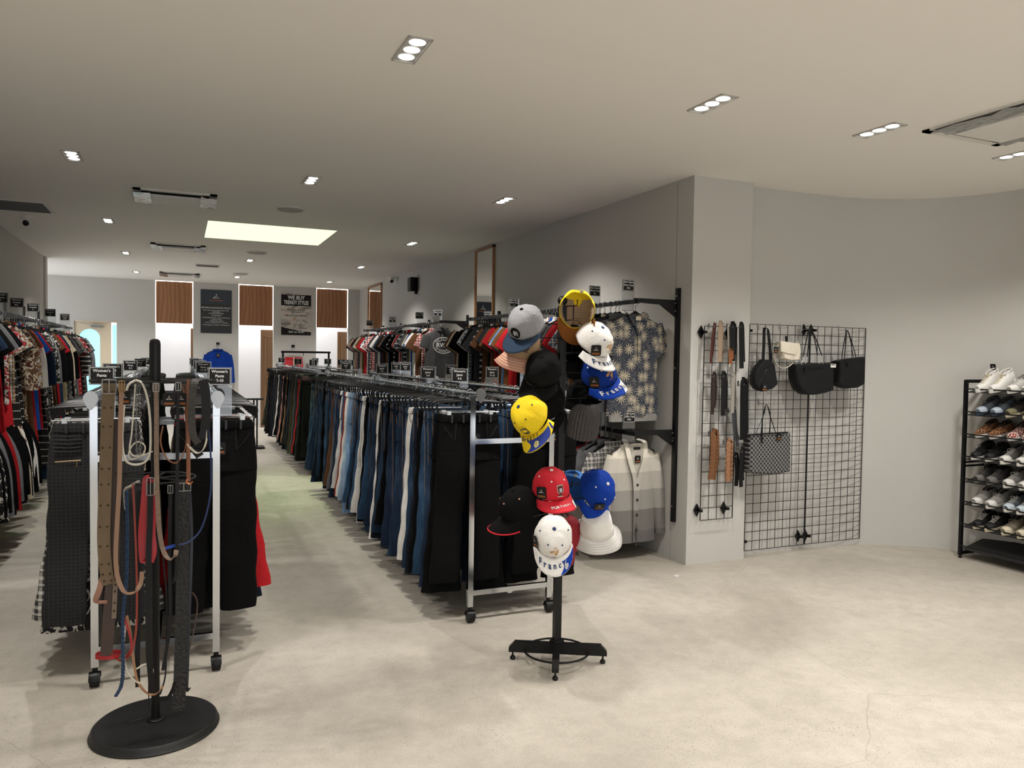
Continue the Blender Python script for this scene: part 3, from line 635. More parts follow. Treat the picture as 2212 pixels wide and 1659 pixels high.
# ------------------------------------------------------------ free-standing double rail racks
def tear(mb, y):   # teardrop end plate
    pr = [(.03 * math.sin(a) * (1 if math.cos(a) < 0 else (1 - .45 * math.cos(a))), -.036 * math.cos(a + PI) * (1.0 if math.cos(a) < 0 else 1.35)) for a in [2 * PI * k / 20 for k in range(20)]]
    mb.prism([(a, -b * 1) for a, b in pr], lambda a, b: (a, y, b), lambda a, b: (a, y + (.008 if y < 0 else -.008), b))
def rack(x0, x1, y0, y1, label, zr=1.335, dark=False):
    t = thing('clothes_rack', label, 'clothes rack', ((x0 + x1) / 2, (y0 + y1) / 2, 0), group='double rail chrome garment racks')
    w, l = (x1 - x0) / 2, (y1 - y0) / 2
    for sx in (-1, 1):
        for sy in (-1, 1):
            mb = MB(); mb.box((sx * w, sy * l, .09 + (zr - .02 - .09) / 2), (.032, .026, zr - .02 - .09)); mb.build('post', M_CHR if not dark else M_CHR, t, False)
            c = MB(); c.lathe([(.012, .095), (.012, .06)], 10, (sx * w, sy * l, 0)); c.lathe([(.02, -.022), (.03, -.02), (.03, .02), (.02, .022)], 16, (sx * w, sy * l - .01, .032), Matrix.Rotation(PI / 2, 3, 'Y') @ Matrix.Rotation(0, 3, 'X')); cs = c.build('caster', M_BLKP, t)
            c = MB(); rg = [[(sx * w + e * .024, sy * l - .01 + (.037 - .006 * abs(e)) * math.cos(a), .034 + (.037) * math.sin(a)) for a in [PI * k / 10 for k in range(11)]] for e in (-1, -.5, .5, 1)]; c.loft(rg, (False, False), False); c.build('hood', M_BLKP, cs)
        mb = MB(); mb.tube([(sx * w, -l - .13, zr), (sx * w, l + .1, zr)], .0135, 12); mb.build('hanging_rail', M_CHR, t)
        for e in (-1, 1):
            mb = MB(); tear(mb, -l - .138 if e < 0 else l + .108); o = mb.build('end_cap', M_SIL, t, False, loc=(sx * w, 0, zr))
    for sy in (-1, 1):
        for z in (1.055, .17):
            mb = MB(); mb.box((0, sy * l, z), (2 * w - .03, .022, .03)); mb.build('cross_bar', M_CHR, t, False)
    mb = MB(); mb.box((0, 0, .155), (.03, 2 * l, .025)); mb.build('base_bar', M_CHR, t, False)
    return t
Z1 = 1.335
LR = (-.36, .162)
rack(*LR, 3.95, 5.85, 'chrome rack of black women\'s pants nearest the camera, behind the belt stand')
rack(*LR, 6.15, 7.95, 'second chrome pants rack down the left row')
rack(*LR, 8.3, 10.3, 'third chrome pants rack, far end of the left row')
JR = (1.55, 2.06)
rack(*JR, 4.13, 6.3, 'chrome rolling rack of jeans nearest the hat spinner')
rack(*JR, 6.6, 8.75, 'second chrome jeans rack behind the first, in the middle row')
rack(1.6, 2.12, 9.9, 11.9, 'chrome rack of dark pants beyond the two jeans racks')
rack(1.6, 2.12, 12.2, 14.1, 'chrome rack at the far end of the middle row')
def row(x, y0, y1, step, fn, jit=.012):
    y = y0; i = 0; out = []
    while y < y1:
        i += 1; out.append((x, y + R_.uniform(-jit, jit), i)); y += step
    for x, y, i in out: fn(i, x, y)
def pick(L): return L[R_.randrange(len(L))]
def trouser_row(x, y0, y1, step, palette, where, group, kindmix=.9, front=None, detail=2, zr=Z1, rz=0.0, rj=.12):
    def f(i, x, y):
        if front and i in front: kd, hx, me = front[i]
        else: kd, hx, me = pick(palette), None, None
        if hx is None: kd, hx = kd
        me = TR[me] if me is not None else pick(TR)
        if kd == 'denim': m = denim(hx); nm_ = 'jeans'; cn = CN[hx]
        elif kd == 'cloth': m = fab(hx); nm_ = 'trousers'; cn = CN[hx]
        else: m = patt(kd, hx, '1d1d20' if kd == 'check' else 'c8c4bc', '0c0c0d'); nm_ = 'trousers'; cn = CN[hx] + ' ' + PN[kd]
        garment(nm_, me, m, hx, (x, y, zr), rz + R_.uniform(-rj, rj) * (.2 if i == 1 else 1) + (PI if R_.random() < .5 and not (front and i in front) else 0), '%s %s, %s from the front on %s' % (cn, nm_, ordn(i), where), 'jeans' if nm_ == 'jeans' else 'pants', group, detail, sink=R_.uniform(0, .03), tagged=(i == 1 and detail == 2), front_one=(i <= 2 and detail == 2))
    row(x, y0, y1, step, f)
BL = [('cloth', '060607'), ('cloth', '0a0a0b'), ('cloth', '0a0a0b')]
JN = [('denim', '1c2b40'), ('denim', '22374f'), ('denim', '151c28'), ('denim', '121a26'), ('denim', '1c2b40'), ('denim', '2b4560'), ('denim', '34506d'), ('cloth', '060607'), ('denim', '333336'), ('denim', '22374f')]
D = lambda h, m=None: ('denim', h, m)
Cc_ = lambda h, m=None: ('cloth', h, m)
frontJ = {1: Cc_('0a0a0b', 6), 2: Cc_('060607', 3), 3: D('1c2b40', 3), 4: D('22374f', 4), 5: D('2b4560', 1), 6: Cc_('060607', 1), 7: D('151c28', 3), 8: D('22374f', 1), 9: Cc_('dcd9d3', 1), 10: D('2b4560', 4), 11: D('1c2b40', 1), 12: D('22374f', 3), 13: D('121a26', 4), 14: D('1c2b40', 4),
          15: D('1c2b40', 1), 16: Cc_('060607', 2), 17: D('22374f', 0), 18: D('151c28', 1), 19: Cc_('dcd9d3', 3), 20: D('1c2b40', 0), 21: D('22374f', 1), 22: D('151c28', 4), 23: D('2b4560', 0), 24: Cc_('060607', 1), 25: Cc_('cfcdc8', 1), 26: Cc_('cfcdc8', 0), 27: D('34506d', 0), 28: D('121a26', 0), 29: D('2b4560', 5), 30: Cc_('5b5b5d', 1),
          31: D('6c8db0', 3), 32: D('7a97b6', 1), 33: D('9db4cc', 0), 34: Cc_('dcd9d3', 0), 35: Cc_('8c2a1c', 0), 36: D('34506d', 4), 37: Cc_('cfcdc8', 2), 38: D('1c2b40', 0), 40: Cc_('5b5b5d', 0), 42: Cc_('5a3c28', 0)}
trouser_row(1.55, 4.17, 8.9, .082, JN, "the long jeans racks' left rail", 'jeans on the left rail of the jeans racks', front=frontJ)
trouser_row(2.06, 4.19, 8.9, .095, JN + BL * 2, "the long jeans racks' right rail", 'jeans on the right rail of the jeans racks', front={1: Cc_('060607', 6), 2: Cc_('0a0a0b', 3), 3: D('1c2b40', 1), 4: D('34506d', 1)})
DK = BL * 3 + [('cloth', '2a2a2c'), ('cloth', '333336'), ('cloth', '121a26'), ('cloth', '3a3a28'), ('denim', '151c28')]
trouser_row(1.6, 9.85, 14.0, .105, DK, 'the far middle racks\' left rail', 'dark pants on the far middle racks', detail=1, front={1: Cc_('0a0a0b', 4), 2: Cc_('060607', 3), 3: Cc_('2a2a2c', 3), 4: Cc_('060607', 0), 5: Cc_('b02228', 0), 7: Cc_('333336', 1), 8: Cc_('5b5b5d', 1), 10: Cc_('43402e', 3), 11: Cc_('3a3a28', 1), 13: Cc_('1c2b40', 1), 16: Cc_('a07a50', 0), 20: Cc_('c08a80', 0), 26: Cc_('dcd9d3', 0)})
trouser_row(2.12, 9.9, 13.9, .2, DK, 'the far middle racks\' right rail', 'dark pants on the far middle racks', detail=1)
trouser_row(LR[0], 4.06, 5.9, .085, DK, "the nearest left rack's outer rail", 'pants on the nearest left rack', front={1: ('check', '0a0a0b', 6), 2: ('plaid', '2a2a2c', 5), 3: ('blotch', '060607', 3), 4: Cc_('c9bda4', 3)})
trouser_row(LR[1], 4.1, 5.9, .085, DK, "the nearest left rack's aisle rail", 'pants on the nearest left rack', front={1: Cc_('0a0a0b', 6), 2: Cc_('060607', 4), 3: Cc_('b02228', 5), 4: Cc_('060607', 1), 5: Cc_('121a26', 3), 6: Cc_('1c2b40', 3)})
for k, (a, b, nm_) in enumerate(((6.1, 8.0, 'second'), (8.3, 10.3, 'third'))):
    for x, sd in ((LR[0], 'outer'), (LR[1], 'aisle')):
        trouser_row(x, a, b, .13, DK + [('cloth', 'b9ab90')], "the %s left rack's %s rail" % (nm_, sd), 'pants on the %s left rack' % nm_, detail=1)
def find(s): return [o for o in COL.objects if str(o.get('label', '')).startswith(s)][0]
M_SEAM = mat('seam_dark', '26262a', .8)
def pockets(t, zipm=None):
    for s in (-1, 1):
        mb = MB(); mb.tube([(s * x, y, z) for x, y, z in ((.165, -.026, -.19), (.13, -.036, -.24), (.10, -.038, -.27), (.095, -.034, -.17))], .0014, 4); mb.build('pocket_seam', M_SEAM, t)
    mb = MB(); mb.tube([(.004, -.035, -.16), (.004, -.041, -.30), (-.012, -.041, -.33)], .0014, 4); mb.build('fly_seam', M_SEAM, t)
    for x in (-.12, -.05, .05, .12): mb = MB(); mb.box((x, -.034, -.147), (.011, .006, .045)); mb.build('belt_loop', M_SEAM, t, False)
    if zipm:
        mb = MB(); mb.tube([(-.165, -.038, -.30), (-.06, -.043, -.295)], .0035, 6); z = mb.build('zip', zipm, t); mb = MB(); mb.tube([(-.075, -.046, -.297), (-.078, -.048, -.325)], .0025, 5); mb.build('zip_pull', zipm, z)
        for k in range(5): mb = MB(); mb.tube([(-.172, -.03, -.18 - .018 * k), (-.11, -.038, -.183 - .018 * k), (-.06, -.036, -.18 - .018 * k)], .003, 5); mb.build('ribbed_tuck', M_SEAM, t)
pockets(find("black checked trousers, first from the front on the nearest left rack's outer rail"), mat('zip_gold', '8c7a5c', .35, 1.0))
pockets(find("black trousers, first from the front on the nearest left rack's aisle rail"))
pockets(find("black trousers, first from the front on the long jeans racks' left rail")); pockets(find("black trousers, first from the front on the long jeans racks' right rail"))
# black single rack at the very back
t = thing('clothes_rack', 'empty black garment rack standing before the red shorts by the back wall', 'clothes rack', (2.07, 14.0, 0))
for sx in (-1, 1):
    mb = MB(); mb.box((sx * .4, 0, .8), (.03, .03, 1.52)); mb.build('post', M_BLK, t, False)
    mb = MB(); mb.box((sx * .4, 0, .025), (.04, .5, .03)); mb.build('foot', M_BLK, t, False)
mb = MB(); mb.box((0, 0, 1.575), (.86, .035, .035)); mb.build('top_bar', M_BLK, t, False)
t = thing('low_rail', 'low black metal rail standing beyond the left racks near the white opening', 'rail', (.95, 13.0, 0))
mb = MB(); mb.tube([(-.3, 0, .8), (.3, 0, .8)], .017, 8); mb.build('top_bar', M_BLK, t)
for x in (-.26, .15, .2): mb = MB(); mb.tube([(x, 0, 0), (x, 0, .8)], .013, 8); mb.build('post', M_BLK, t)
mb = MB(); mb.box((0, 0, .02), (.62, .3, .02)); mb.build('foot', M_BLK, t, False)
# ------------------------------------------------------------ wall racks
def upright(x, y, z0, z1, lab, grp, sx=-1):
    t = thing('wall_upright', lab, 'wall rack', (x, y, z0), group=grp)
    mb = MB(); mb.box((sx * .014, 0, (z1 - z0) / 2), (.026, .036, z1 - z0)); mb.build('channel', M_BLK, t, False)
    for z in (.12, (z1 - z0) * .36, (z1 - z0) * .66, z1 - z0 - .06):
        mb = MB(); mb.lathe([(.007, 0), (.007, .004)], 8, (sx * .028, 0, z), Matrix.Rotation(sx * PI / 2, 3, 'Y')); mb.build('screw', M_SIL, t)
    return t
def wallrail(xw, xr, y0, y1, z, ys, lab, grp):
    sx = 1 if xr > xw else -1; d = abs(xr - xw)
    t = thing('wall_rail', lab, 'clothes rail', (xw, (y0 + y1) / 2, z), group=grp); c = (y0 + y1) / 2
    mb = MB(); mb.box((sx * d, 0, 0), (.022, y1 - y0 + .06, .03)); mb.build('rail', M_BLK, t, False)
    for y in ys:
        mb = MB(); mb.prism([(.02, .03), (d + .02, .03), (d + .02, 0), (.16, -.01), (.02, -.1)][::1], lambda a, b: (sx * a, y - c - .012, b - .005), lambda a, b: (sx * a, y - c + .012, b - .005)); br = mb.build('bracket', M_BLK, t, False)
        for zz in (0, -.06): mb = MB(); mb.tube([(sx * .035, y - c - .02, zz), (sx * .035, y - c + .02, zz)], .006, 6); mb.build('bolt', M_SIL, br)
    return t
G = 'black wall uprights on the right wall'
for i, y in enumerate((4.85, 6.65, 8.42, 9.5, 11.2, 12.8, 14.05)): upright(XW, y, .3, 2.09, 'black slotted wall upright, %s from the column along the right wall' % ORD[i], G)
GR = 'black rails on the right wall'
wallrail(XW, 3.12, 4.87, 8.4, 1.975, (4.87, 6.65, 8.4), 'upper black rail of the men\'s section next to the column', GR)
wallrail(XW, 3.12, 4.87, 8.4, .985, (4.87, 6.65, 8.4), 'lower black rail of the men\'s section next to the column', GR)
wallrail(XW, 3.12, 9.52, 14.0, 1.985, (9.52, 11.2, 12.8, 14.0), 'upper black rail of the far section of the right wall', GR)
wallrail(XW, 3.12, 9.52, 14.0, .985, (9.52, 11.2, 12.8, 14.0), 'lower black rail of the far section of the right wall', GR)
GL = 'black wall uprights on the left wall'
for i, y in enumerate((5.5, 7.9, 10.2, 11.35, 12.45)): upright(XL, y, .3, 2.09, 'black slotted wall upright on the left wall, %s from the front' % ORD[i], GL, 1)
wallrail(XL, -1.46, 5.4, 12.9, 1.87, (5.5, 7.9, 10.2, 12.45), 'upper black rail of dresses and tops along the left wall', 'black rails on the left wall')
wallrail(XL, -1.46, 5.4, 7.95, 1.09, (5.5, 7.9), 'lower black rail of tops along the left wall', 'black rails on the left wall')
def tops_row(x, y0, y1, step, z, palette, where, group, meshes, kind, front=None, rz=0.0, rj=.2, flip=True):
    def f(i, x, y):
        e = front[i] if front and i in front else pick(palette)
        k_, hx = e[0], e[1]; ml = e[2] if len(e) > 2 else meshes; me = pick(ml)
        m = fab(hx) if k_ == 'cloth' else denim(hx) if k_ == 'denim' else patt(k_, hx, e[3] if len(e) > 3 else 'c8c4bc', '4a1a16' if k_ == 'blotch' else '101012')
        kd = 'dress' if ml is DRS else kind; cn = CN[hx] + (' ' + PN[k_] if k_ in PN else ' denim' if k_ == 'denim' else '')
        garment(kd, me, m, hx, (x, y, z), rz + R_.uniform(-rj, rj) + (PI if flip and R_.random() < .5 else 0), '%s %s, %s from the front on %s' % (cn, kd.replace('_', ' '), ordn(i), where), 'dress' if kd == 'dress' else 'shirt', group, 1, sink=R_.uniform(0, .015))
    row(x, y0, y1, step, f, .015)
MN = [('cloth', '060607'), ('cloth', '2a2a2c'), ('cloth', 'dcd9d3'), ('cloth', '6e4527'), ('cloth', '9c1c22'), ('cloth', '1c2b40'), ('cloth', '5b5b5d'), ('plaid', '34506d'), ('plaid', '9c1c22'), ('cloth', '333336'), ('stripe', '121a26'), ('cloth', 'c9bda4'), ('denim', '6c8db0'), ('cloth', '0a0a0b'), ('cloth', '5a3c28')]
frM = {2: ('cloth', '5b5b5d'), 3: ('cloth', '2a2a2c'), 4: ('cloth', 'c9bda4'), 5: ('cloth', '060607'), 6: ('cloth', '1c2b40'), 7: ('cloth', '6e4527'), 8: ('plaid', '34506d'), 9: ('cloth', 'dcd9d3'), 14: ('cloth', '060607'), 15: ('cloth', 'dcd9d3'), 16: ('cloth', '1c4ea0'), 17: ('vstripe', 'dcd9d3', None or TEE, 'b05a4c'), 18: ('cloth', 'dcd9d3'), 19: ('cloth', 'c8a02a'), 20: ('plaid', '9db4cc'), 21: ('cloth', '060607'), 22: ('cloth', '9c1c22'), 23: ('cloth', 'b02228'), 24: ('cloth', '1c2b40'), 25: ('cloth', '6e4527'), 26: ('denim', '6c8db0'), 27: ('cloth', '333336'), 28: ('cloth', '6e4527'), 29: ('cloth', '9c1c22')}
tops_row(3.12, 5.1, 8.35, .074, 1.975, MN, 'the near upper men\'s rail', 'tops on the near upper right wall rail', TEE, 'shirt', front={k - 1: v for k, v in frM.items()})
frL = {1: ('plaid', '5b5b5d'), 2: ('cloth', '6f7073'), 3: ('cloth', '5b5b5d'), 4: ('cloth', 'b02228'), 5: ('cloth', '121a26'), 6: ('cloth', '5b5b5d'), 7: ('stripe', 'dcd9d3'), 8: ('cloth', '5a3c28'), 9: ('cloth', '060607'), 10: ('cloth', '5a3c28')}
tops_row(3.12, 5.14, 8.3, .095, .985, MN, 'the near lower men\'s rail', 'tops on the near lower right wall rail', LNG, 'long_sleeve_top', front=frL)
tops_row(3.12, 9.75, 13.95, .085, 1.985, MN + [('cloth', 'dcd9d3'), ('cloth', 'b02228'), ('cloth', '1c4ea0')], 'the far upper right wall rail', 'tops on the far upper right wall rail', TEE, 'shirt')
tops_row(3.12, 9.6, 13.9, .17, .985, [('cloth', '060607'), ('cloth', '333336'), ('cloth', '5b5b5d'), ('cloth', '5a3c28'), ('cloth', 'c9bda4')], 'the far lower right wall rail', 'tops on the far lower right wall rail', LNG, 'long_sleeve_top')
WMN = [('cloth', '060607'), ('blotch', '060607'), ('cloth', '0a0a0b'), ('blotch', '060607'), ('cloth', '060607'), ('cloth', '9c1c22'), ('dash', '0a0a0b'), ('blotch', '2a2a2c'), ('cloth', 'c9bda4'), ('cloth', '5a3c28'), ('cloth', '1c2b40'), ('blotch', '5a3c28', DRS, 'c9bda4'), ('cloth', '6f7073'), ('stripe', '121a26'), ('cloth', '0a0a0b')]
frD = {}
cols = [('denim', '2b4560', TEE), ('cloth', '060607', TEE), ('denim', '34506d', TEE), ('cloth', '1c2b40', TEE), ('blotch', '2a2a2c', TEE), ('cloth', '0a0a0b', DRS), ('cloth', '1c2b40', TEE), ('cloth', '060607', TEE), ('cloth', '0a0a0b', TEE), ('cloth', '5b5b5d', TEE), ('cloth', '9c1c22', DRS), ('cloth', '060607', TEE), ('blotch', '9c1c22', TEE), ('cloth', 'b02228', DRS), ('plaid', '8d6d48', TEE), ('dash', '0a0a0b', DRS, 'dcd9d3'), ('dash', '0a0a0b', DRS, 'dcd9d3'), ('blotch', '5a3c28', DRS, 'c9bda4'), ('blotch', '5a3c28', DRS, 'b9ab90'), ('blotch', '8d6d48', DRS), ('cloth', '5a3c28', DRS), ('cloth', 'b02228', DRS), ('cloth', 'dcd9d3', DRS), ('cloth', '1c4ea0', DRS), ('cloth', '9c1c22', DRS)]
for i, e in enumerate(cols): frD[i + 1] = e
tops_row(-1.46, 5.55, 12.8, .125, 1.87, [w + (DRS,) if len(w) == 2 else w for w in WMN], 'the upper left wall rail', 'clothes on the upper left wall rail', DRS, 'shirt', front=frD)
tops_row(-1.46, 5.5, 7.75, .095, 1.09, [w[:2] for w in WMN], 'the lower left wall rail', 'clothes on the lower left wall rail', LNG, 'long_sleeve_top', front={20: ('cloth', 'c9bda4'), 22: ('cloth', '060607'), 23: ('cloth', 'dcd9d3'), 21: ('blotch', 'dcd9d3')})

# ------------------------------------------------------------ display garments shown face on
def placed(kind, label, cat, loc, rz): return thing(kind, label, cat, loc, rz)
# palm print shirt
t = placed('palm_print_shirt', 'navy shirt with cream palm tree print at the end of the upper wall rail', 'shirt', (3.19, 4.99, 1.975), .12)
me = top(71, .77, .235, .22, 60, .04, .1, .24, 16, .07, .012).mesh('body', [M_BLK]); PALM = patt('palm', '14243a', 'b9ae98')
b_ = link('body', me, t, (0, 0, -.09), PALM)
mb = MB(); 
for s in (-1, 1): mb.rib(smoothpath([(s * .075, .02, .012), (s * .075, -.025, -.01), (s * .03, -.045, -.09), (s * .004, -.05, -.15)], 5), (s * 1, -.2, .6), [.05] * 5 + [.06] * 5 + [.03] * 5 + [.01], .003)
link('collar', mb.mesh('collar', [M_BLK]), t, (0, 0, -.09), PALM)
mb = MB(); mb.rib([(.004, -.052, -.14 - .61 * k / 10) for k in range(11)], (1, 0, 0), .03, .003); link('placket', mb.mesh('placket', [M_BLK]), t, (0, 0, -.09), PALM)
mb = MB(); mb.loft([sring(0, .235, .036, -.76, 22), sring(0, .232, .034, -.815, 22)], (False, True)); mb.build('lining_hem', fab('8c8a86'), t, loc=(0, 0, -.09))
mb = MB(); mb.box((0, -.04, -.02), (.05, .003, .03)); mb.build('neck_label', fab('c9bda4'), t, False, loc=(0, 0, -.1))
h = link('hanger', HG_S, t, (0, 0, -.085)); link('hook', HOOKL, t)
# cardigan
t = placed('striped_cardigan', 'cream to grey colour block knit cardigan with dark buttons on the lower wall rail', 'cardigan', (3.2, 5.0, .985), .02)
me = top(72, .76, .2, .62, 68, .045, .075, .215, 16, .08, .01).mesh('body', [M_BLK]); CRD = patt('bands', 'ddd6c8', '5c5a58')
link('body', me, t, (0, 0, -.09), CRD)
mb = MB(); poly(mb, [(-.07, -.0), (.07, -.0), (.045, -.15), (.0, -.27), (-.045, -.15)], lambda a, b: (a, -.052, b)); mb.build('neck_opening', fab('b5b0a6'), t, False, loc=(0, 0, -.09))
mb = MB()
for s in (-1, 1): mb.rib(smoothpath([(s * .06, .03, .03), (s * .085, -.035, .005), (s * .065, -.06, -.12), (s * .018, -.064, -.27), (s * .006, -.06, -.5), (s * .004, -.06, -.75)], 6), (s, 0, 0), .038, .006)
link('front_band', mb.mesh('front_band', [M_BLK]), t, (0, 0, -.09), CRD)
for k in range(5):
    mb = MB(); mb.lathe([(.011, 0), (.011, .005), (.006, .007)], 12, (.004, -.064, -.4 - .115 * k), Matrix.Rotation(PI / 2, 3, 'X')); mb.build('button', mat('horn_button', '2a2622', .4), t)
mb = MB(); mb.box((0, -.056, -.03), (.06, .003, .018)); mb.build('neck_label', M_CARD, t, False, loc=(0, 0, -.09)); price_tag(t, (.005, -.062, -.2), .05)
h = link('hanger', HG_S, t, (0, 0, -.085), mat('grey_hanger', '3a3633', .4)); link('hook', HOOKL, t)
# grey tee with oval print
t = placed('printed_tee', 'charcoal sleeveless tee with a large white oval print, front of the far upper wall rail', 'shirt', (3.17, 9.62, 1.985), .1)
me = top(73, .76, .235, .16, 62, .03, .08, .24, 12, .08, .012).mesh('body', [M_BLK]); link('body', me, t, (0, 0, -.09), fab('454546'))
link('collar', CLL, t, (0, 0, -.085), fab('454546'))
mt = MB(); f = lambda a, b: (a, -.052, b - .3)
stroke(mt, arc(0, 0, .145, 0, 2 * PI, 36, .105), .008, f); stroke(mt, arc(0, 0, .105, 0, 2 * PI, 30, .066), .005, f); text(mt, 'RVCA', .075, f, bold=.02)
def arctext(mb, s, size, fn, cx, cy, rx, ry, a0, a1, flip=False, bold=.01):
    n = len(s)
    for i, ch in enumerate(s):
        a = a0 + (a1 - a0) * (i + .5) / n; x, y = cx + rx * math.cos(a), cy + ry * math.sin(a); th = math.atan2(ry * math.cos(a), -rx * math.sin(a)) + (PI if not flip else 0)
        text(mb, ch, size, lambda u, v: fn(x + u * math.cos(th) - v * math.sin(th), y + u * math.sin(th) + v * math.cos(th)), bold=bold)
arctext(mt, 'THE BALANCE', .026, f, 0, 0, .125, .085, math.radians(155), math.radians(25)); arctext(mt, 'OF OPPOSITES', .026, f, 0, 0, .125, .085, math.radians(-155), math.radians(-25), True)
mt.build('oval_print', M_INK, t, False); price_tag(t, (-.02, -.05, -.17), .06); link('hanger', HG_S, t, (0, 0, -.085)); link('hook', HOOKL, t)
# hooks and garments on the back wall
def wall_hook(x, z, lab):
    t = thing('wall_hook', lab, 'hook', (x, BACK, z), group='black hooks on the back wall')
    mb = MB(); mb.box((0, -.01, 0), (.06, .02, .05)); mb.build('plate', M_BLKP, t, False); mb = MB(); mb.tube(smoothpath([(0, -.02, 0), (0, -.09, -.02), (0, -.1, .01)], 4), .006, 6); mb.build('peg', M_BLKP, t)
wall_hook(.69, 1.72, 'small black wall hook above the blue sweater'); wall_hook(2.13, 1.7, 'small black wall hook above the red shorts')
t = placed('blue_sweater', 'bright blue long sleeved sweater hanging on the back wall under the policy poster', 'sweater', (.69, 16.09, 1.66), 0)
me = top(75, .6, .225, .55, 72, .035, .075, .22, 12, .07, .012).mesh('body', [M_BLK]); link('body', me, t, (0, 0, -.07), fab('0f2f7c')); link('collar', CLL, t, (0, 0, -.065), fab('0c2766')); link('hanger', HG_S, t, (0, 0, -.06)); link('hook', HOOKL, t, (0, 0, .03)); price_tag(t, (0, -.05, -.16), .06)
t = placed('red_shorts', 'red printed shorts clipped to a hanger on the back wall under the trendy styles poster', 'shorts', (2.13, 16.09, 1.6), 0)
mb = trousers(77, .42, .175, .1, .1, .1, .01, .03, nz=8); link('legs', mb.mesh('legs', [M_BLK]), t, (0, 0, ZW), patt('check', 'b8202c', 'a03038', sc=.6)); link('waistband', WB, t, (0, 0, ZW), fab('b02228'))
h = link('hanger', HG_T, t); link('hook', HOOKL, h, (0, 0, .04)); link('clip_rod', HG_R, h); price_tag(t, (.04, -.045, -.25), .06)
mb = MB(); mb.rib([(0, -.045, -.13), (0, -.05, -.5)], (1, 0, 0), .02, .003); mb.build('cream_stripe', fab('c9bda4'), t)
# ------------------------------------------------------------ acrylic size signs
mb = MB(); mb.box((0, 0, -.005), (.112, .004, .235)); mb.box((0, -.012, -.121), (.112, .024, .003)); PLATE = mb.mesh('acrylic_plate', [M_CLR], False)
mb = MB(); mb.box((0, -.004, .068), (.104, .002, .082)); CARDM = mb.mesh('card', [M_CARD], False)
mb = MB(); [mb.box(c, s) for c, s in (((0, -.0055, .106), (.098, .001, .002)), ((0, -.0055, .03), (.098, .001, .002)), ((-.048, -.0055, .068), (.002, .001, .077)), ((.048, -.0055, .068), (.002, .001, .077)))]; BORD = mb.mesh('border', [M_INK], False)
SG = {}
def sign(x, y, z, lines, lab, sc=1.0, rz=0.0, grp='size signs on the rails'):
    t = thing('size_sign', lab, 'sign', (x, y, z), rz, grp); t.scale = (sc,) * 3
    link('acrylic_plate', PLATE, t); c = link('card', CARDM, t); link('border', BORD, c)
    k = '|'.join(lines)
    if k not in SG:
        mt = MB(); n = len(lines)
        for i, s in enumerate(lines): text(mt, s, .0185, lambda a, b: (a, -.0056, b + .07), dy=((n - 1) / 2 - i) * .022, bold=.02)
        SG[k] = mt.mesh('lettering', [M_INK], False)
    link('lettering', SG[k], c)
WP = lambda s: ["Women's", 'Pants', s]
for i, (x, y, s, lb) in enumerate(((LR[0] + .03, 3.99, '7-8', 'nearest on the outer rail'), (LR[0], 5.05, '5-6', 'second on the outer rail'), (LR[0], 6.8, '3-4', 'third on the outer rail'), (LR[0], 8.5, '1-2', 'fourth on the outer rail'), (LR[0], 9.9, '0', 'farthest on the outer rail'),
                           (LR[1] + .015, 3.95, '9-10', 'nearest on the aisle rail'), (LR[1], 6.2, '11-12', 'second on the aisle rail'), (LR[1], 7.4, '13-14', 'third on the aisle rail'), (LR[1], 8.8, '15-16', 'fourth on the aisle rail'), (LR[1], 10.1, '17-18', 'farthest on the aisle rail'))):
    sign(x, y, Z1 + .03, WP(s), 'acrylic sign reading women\'s pants %s, %s of the left racks' % (s, lb), 1, R_.uniform(-.15, .15))
WJ = lambda s: ["Women's", 'Jeans', s]
for i, (x, y, s, lb, sec) in enumerate(((1.55, 4.36, '5-6', 'nearest', 'left'), (1.55, 5.0, '3-4', 'second', 'left'), (1.55, 6.3, '1-2', 'third', 'left'), (1.55, 7.8, '0', 'farthest', 'left'),
                           (2.06, 4.25, '15', 'nearest', 'right'), (2.06, 5.1, '11-12', 'second', 'right'), (2.06, 6.0, '9-10', 'third', 'right'), (2.06, 7.4, '7-8', 'fourth', 'right'), (2.06, 7.75, '13', 'farthest', 'right'))):
    sign(x, y, Z1 + .03, WJ(s), 'acrylic sign reading women\'s jeans %s, %s on the jeans racks\' %s rail' % (s, lb, sec), 1, R_.uniform(-.12, .12))
for i, (x, y, s) in enumerate(((1.6, 10.2, '31-32'), (1.6, 11.6, '33-34'), (1.6, 13.6, '36'), (2.12, 10.4, '38'), (2.12, 11.0, '40'), (2.12, 12.1, '42'), (2.12, 13.3, '44'))):
    sign(x, y, Z1 + .03, ["Men's", 'Pants', s], 'small black sign over the far middle racks, %s from the front on the %s rail' % (ORD[i % 3 if x < 2 else i - 3], 'left' if x < 2 else 'right'))
for i, (y, s) in enumerate(((4.99, 'XXL'), (5.55, 'XL'), (7.2, 'L'))): sign(3.12 if i else 3.09, y - .05, 2.03, ["Men's Short", 'Sleeve Tops', s], 'men\'s short sleeve tops sign, %s from the column on the upper wall rail' % ORD[i], 1, .1)
for i, (y, s) in enumerate(((4.94, 'XXL'), (6.1, 'XL'))): sign(3.12, y, 1.04, ["Men's Long", 'Sleeve Tops', s], 'men\'s long sleeve tops sign, %s from the column on the lower wall rail' % ORD[i])
for i, y in enumerate((9.66, 10.5, 12.0, 13.6)): sign(3.12, y, 2.04, ["Women's Short", 'Sleeve Tops', ['XL', 'L', 'M', 'S'][i]], 'short sleeve tops sign, %s from the front on the far wall rail' % ORD[i], 1.1)
for i, y in enumerate((7.35, 8.05, 8.8, 9.7, 10.9, 12.2)): sign(-1.46, y, 1.93, ["Women's", 'Dresses', ['S', 'M', 'M-L', 'L', 'XL', 'XXL'][i]], 'women\'s dresses sign, %s from the front on the left wall rail' % ORD[i], 1.1)

